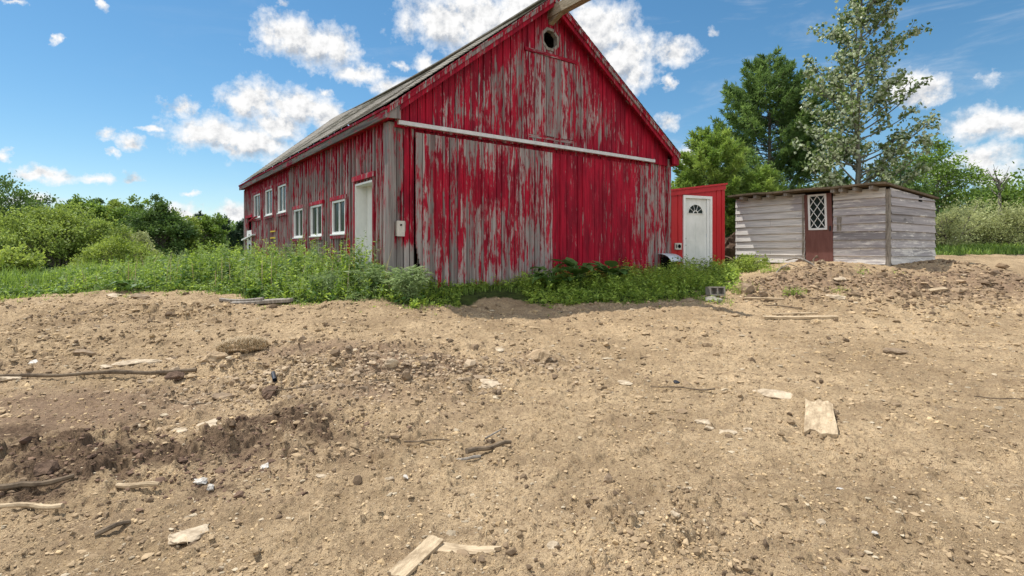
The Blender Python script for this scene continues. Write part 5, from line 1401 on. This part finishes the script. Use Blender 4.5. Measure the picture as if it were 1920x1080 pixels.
def m_gravel(name, a, b):
    t = NT(name); n = t.noise(t.coord(), 40, 4, .6); f = t.math('ADD', t.math('MULTIPLY', t.attr('tint'), .7), t.math('MULTIPLY', n, .4))
    return t.done(t.bsdf(t.mix(t.ramp(f, .2, .95, False), a, b), .95, t.bump(n, .5, .004), .1))
gravel(19000, 1, 'gravel', m_gravel('earth_crumbs', (.32, .225, .125), (.62, .46, .27)), 0.0065, .028, 'earth crumbs and small clods strewn over the dirt')
gravel(3000, 2, 'gravel', m_gravel('shale_chips', (.26, .205, .14), (.54, .45, .32)), .010, .05, 'flat shale chips and pebbles strewn over the dirt', False, .32)
gravel(11000, 7, 'gravel', m_gravel('dirt_lumps', (.22, .157, .096), (.49, .362, .222)), .0115, .033, 'lumps of dry soil strewn over the dirt', False, .5)
gravel(8000, 3, 'gravel', m_gravel('dark_crumbs', (.12, .084, .055), (.32, .23, .145)), .011, .045, 'dark crumbs of soil in the churned parts of the dirt', True)
gravel(10, 4, 'earth_clods', m_gravel('churned_clods', (.13, .09, .060), (.43, .315, .20)), .028, .12, 'churned clods and rubble on the bank in front of the white shed', False, .6,
       [(1500, 538, .9, .5, 420), (1640, 545, 1.1, .6, 420), (1780, 540, 1.0, .8, 420), (1890, 530, .8, .9, 330), (1520, 503, .5, .22, 300), (1430, 525, .4, .3, 160), (1800, 500, .6, .5, 160)])
gravel(10, 5, 'earth_clods', m_gravel('grey_rubble', (.20, .146, .10), (.52, .40, .27)), .013, .055, 'stony clods along the low ridges left of centre', False, .6,
       [(700, 690, .8, .3, 900), (560, 690, .8, .45, 500), (780, 680, .5, .25, 400), (1010, 685, .3, .2, 260), (640, 735, .8, .25, 350), (470, 745, .6, .3, 300), (200, 600, 1.6, .4, 350)])
gravel(10, 6, 'earth_clods', m_gravel('dark_soil_lumps', (.085, .054, .040), (.24, .158, .108)), .009, .038, 'dark red brown lumps in the patch of rich soil', False, .55,
       [(60, 875, .4, .22, 420), (300, 870, .5, .16, 220), (520, 805, .45, .25, 380), (420, 850, .4, .16, 180), (420, 925, .25, .08, 60)])
# straw and splinters
rg = np.random.default_rng(9); n = 420; d = np.exp(rg.uniform(math.log(2.3), math.log(10), n)); u = rg.uniform(-50, 1990, n); x = (u - 960) / F_PX * d; k = d < edge_depth(u); x, d = x[k], d[k]; n = len(x)
a = rg.uniform(0, 6.28, n); D = np.stack([np.cos(a), np.sin(a), rg.uniform(-.1, .2, n)], 1); L = rg.uniform(.03, .13, n)
V, F = leaf_quads(np.stack([x, d, ground_z(x, d) + .006], 1), D, L, rg.uniform(.003, .008, n), rg, roll=np.tile([0, 0, 1.], (n, 1)))
tag(link('straw_litter', raw_mesh('straw_litter', V, F, FO['straw'], False, None, {'tint': rg.random(n)})), 'straw and wood splinters littering the dirt', 'litter', None, 'stuff')

# ------------------------------------------------------------------ SKY AND SUN
SUN_EL, SUN_AZ = math.radians(65), math.radians(-58)      # azimuth measured from +Y towards +X
W = bpy.data.worlds.new('World'); sc.world = W; W.use_nodes = True
nt = W.node_tree; nt.nodes.clear()
class WN(NT):
    def __init__(s): s.t = nt
w = WN()
out = w.n('ShaderNodeOutputWorld'); sky = w.n('ShaderNodeTexSky'); sky.sky_type = 'NISHITA'; sky.sun_disc = False
sky.sun_elevation = SUN_EL; sky.sun_rotation = SUN_AZ; sky.altitude = 300; sky.air_density = 1.0; sky.dust_density = .25; sky.ozone_density = 3.0
SKY_STRENGTH = .073
bg = w.n('ShaderNodeBackground'); bg.inputs[1].default_value = SKY_STRENGTH
hs = w.n('ShaderNodeHueSaturation'); hs.inputs['Saturation'].default_value = 1.2; hs.inputs['Hue'].default_value = .489; w.l(sky.outputs[0], hs.inputs['Color']); w.l(hs.outputs[0], bg.inputs[0])
geo = w.n('ShaderNodeTexCoord'); sep = w.n('ShaderNodeSeparateXYZ'); w.l(geo.outputs['Generated'], sep.inputs[0])
az = w.math('ARCTAN2', sep.outputs[0], sep.outputs[1]); el = w.math('ARCSINE', sep.outputs[2])
cmb = w.n('ShaderNodeCombineXYZ'); w.l(az, cmb.inputs[0]); w.l(el, cmb.inputs[1]); ae = cmb.outputs[0]
wv = w.n('ShaderNodeTexNoise'); w.l(ae, wv.inputs['Vector']); wv.inputs['Scale'].default_value = 14; wv.inputs['Detail'].default_value = 3
wo = w.vmath('MULTIPLY', w.vmath('SUBTRACT', wv.outputs['Color'], (.5, .5, .5)).outputs[0], (.045, .03, 0)).outputs[0]
wv2 = w.n('ShaderNodeTexNoise'); w.l(ae, wv2.inputs['Vector']); wv2.inputs['Scale'].default_value = 55; wv2.inputs['Detail'].default_value = 5; wv2.inputs['Roughness'].default_value = .65
wo2 = w.vmath('MULTIPLY', w.vmath('SUBTRACT', wv2.outputs['Color'], (.5, .5, .5)).outputs[0], (.040, .024, 0)).outputs[0]
pw = w.vmath('ADD', w.vmath('ADD', ae, wo).outputs[0], wo2).outputs[0]
CL = [  # clouds by bearing and height, read off the photograph: centre u, v, half width, half height, thickness
    (830, 45, 95, 60, 1), (910, 40, 110, 75, 1), (980, 20, 90, 60, 1), (900, 90, 50, 40, .8), (1120, 55, 85, 75, 1), (1175, 110, 75, 60, 1), (1195, 145, 45, 40, .8), (1262, 98, 48, 30, .9),
    (545, 68, 75, 50, 1), (600, 85, 75, 50, 1), (640, 95, 45, 45, .9), (668, 136, 55, 22, .9), (745, 162, 60, 24, .9), (800, 118, 34, 18, .7), (748, 122, 22, 10, .7),
    (342, 202, 40, 24, .85), (470, 190, 60, 48, 1), (550, 195, 90, 44, 1), (615, 215, 60, 34, .9), (400, 250, 100, 40, 1), (480, 265, 80, 48, 1), (520, 235, 60, 40, .9), (530, 250, 30, 14, .7), (610, 170, 20, 9, .6),
    (203, 256, 32, 14, .8), (250, 273, 32, 16, .7), (285, 243, 26, 7, .6), (216, 290, 20, 7, .6), (80, 327, 75, 16, .85), (165, 332, 42, 11, .7), (248, 336, 30, 11, .8), (12, 296, 24, 11, .7), (103, 76, 14, 14, .7), (187, 4, 16, 16, .7), (20, 0, 30, 8, .7), (352, 366, 18, 6, .6),
    (55, 375, 70, 18, .8), (340, 400, 60, 18, .8), (440, 404, 60, 22, .9), (530, 8, 14, 10, .5),
    (1715, 165, 70, 36, .9), (1725, 182, 62, 18, .85), (1830, 232, 85, 40, .95), (1905, 236, 60, 30, .9), (1850, 300, 80, 32, .8), (1880, 322, 70, 34, .8), (1257, 153, 14, 18, .7), (1252, 232, 24, 16, .6), (1860, 146, 26, 15, .45), (1290, 290, 60, 24, .7), (1790, 330, 70, 20, .6), (1340, 65, 12, 10, .4)]
def ang(u, v): return math.atan((u - 960) / F_PX), math.atan((HZ - v) / F_PX * math.cos(math.atan((u - 960) / F_PX)))
def blobs(P):
    acc = None
    for (u, v, ru, rv, th) in CL:
        a0, e0 = ang(u, v); ra = max(.004, ang(u + ru, v)[0] - a0); re = max(.004, e0 - ang(u, v + rv)[1])
        q = w.vmath('MULTIPLY', w.vmath('SUBTRACT', P, (a0, e0, 0)).outputs[0], (1 / ra, 1 / re, 0))
        ln = w.n('ShaderNodeVectorMath', operation='LENGTH'); w.l(q.outputs[0], ln.inputs[0])
        b = w.math('MULTIPLY_ADD', ln.outputs['Value'], -th, th)
        acc = b if acc is None else w.math('MAXIMUM', acc, b)
    return acc
bl = blobs(pw)
def cn(P):
    big = w.noise(P, 26, 9, .62, .0); return big
n0 = cn(ae)
off = w.vmath('ADD', ae, (-.006, .012, 0)).outputs[0]; n1 = cn(off)
dens = w.math('ADD', w.math('MAXIMUM', bl, -.6), w.math('MULTIPLY', w.math('SUBTRACT', n0, .47), 1.7))
alpha = w.ramp(dens, .0, .62, False)
wisp = w.noise(w.vmath('MULTIPLY', ae, (3.2, 11, 0)).outputs[0], 1.6, 7, .62, .6)
wm = w.math('MULTIPLY', w.ramp(wisp, .50, .78), w.math('MULTIPLY', w.ramp(az, -.9, .6), .30))
alpha = w.math('MAXIMUM', alpha, wm)
front = w.math('GREATER_THAN', sep.outputs[1], 0.0); alpha = w.math('MULTIPLY', alpha, front)
rear_fill = w.ramp(w.noise(geo.outputs['Generated'], 2.6, 8, .6), .40, .56)     # unseen bright cumulus added behind the camera as fill light for the barn front
rear_fill = w.math('MULTIPLY', w.math('MULTIPLY', rear_fill, w.ramp(sep.outputs[1], .0, -.25)), w.ramp(sep.outputs[2], .02, .12))
alpha = w.math('MAXIMUM', alpha, rear_fill)
relief = w.math('MULTIPLY', w.math('SUBTRACT', n0, n1), 1.35)
blow = blobs(w.vmath('ADD', pw, (-.004, .022, 0)).outputs[0])
under = w.math('MULTIPLY', w.ramp(w.math('SUBTRACT', blow, bl), -.05, .55), w.ramp(dens, .15, .7))
br = w.math('ADD', .95, relief); br = w.math('SUBTRACT', br, w.math('MULTIPLY', under, .42)); br = w.math('SUBTRACT', br, w.math('MULTIPLY', w.ramp(dens, .55, 1.3), .08))
br = w.math('MINIMUM', w.math('MAXIMUM', br, .60), 1.0)
ccol = w.mix(w.ramp(br, .6, .92), (.78, .84, .93), (1, 1, 1))
cb = w.n('ShaderNodeBackground'); w.l(ccol, cb.inputs[0]); w.l(w.math('MULTIPLY', br, w.math('MULTIPLY_ADD', rear_fill, .45, .57)), cb.inputs[1])  # the added clouds behind the camera are brighter, to lift the shaded front
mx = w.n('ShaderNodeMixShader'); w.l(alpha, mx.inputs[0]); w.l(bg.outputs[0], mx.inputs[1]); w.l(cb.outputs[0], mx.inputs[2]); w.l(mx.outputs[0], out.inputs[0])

sun = bpy.data.lights.new('sun', 'SUN'); sun.energy = 3.15; sun.angle = math.radians(.5); sun.color = (1, .96, .89)
so = bpy.data.objects.new('sun', sun); COL.objects.link(so)
sd_ = Vector((math.sin(SUN_AZ) * math.cos(SUN_EL), math.cos(SUN_AZ) * math.cos(SUN_EL), math.sin(SUN_EL)))
so.rotation_euler = (-sd_).to_track_quat('-Z', 'Y').to_euler(); so.location = (0, 0, 30)

# ------------------------------------------------------------------ CAMERA
cam = bpy.data.cameras.new('camera'); cam.sensor_width = 36; cam.lens = F_PX / 1920 * 36; cam.shift_y = (HZ - 540) / 1920; cam.clip_end = 3000; cam.clip_start = .05
co = bpy.data.objects.new('camera', cam); COL.objects.link(co); co.location = (0, 0, CAMZ); co.rotation_euler = (PI / 2, 0, 0); sc.camera = co
sc.view_settings.view_transform = 'Standard'; sc.view_settings.look = 'None'; sc.view_settings.exposure = .82; sc.view_settings.gamma = 1
sc.cycles.max_bounces = 6; sc.cycles.diffuse_bounces = 4; sc.cycles.transparent_max_bounces = 8
try: sc.cycles.use_denoising = True
except Exception: pass
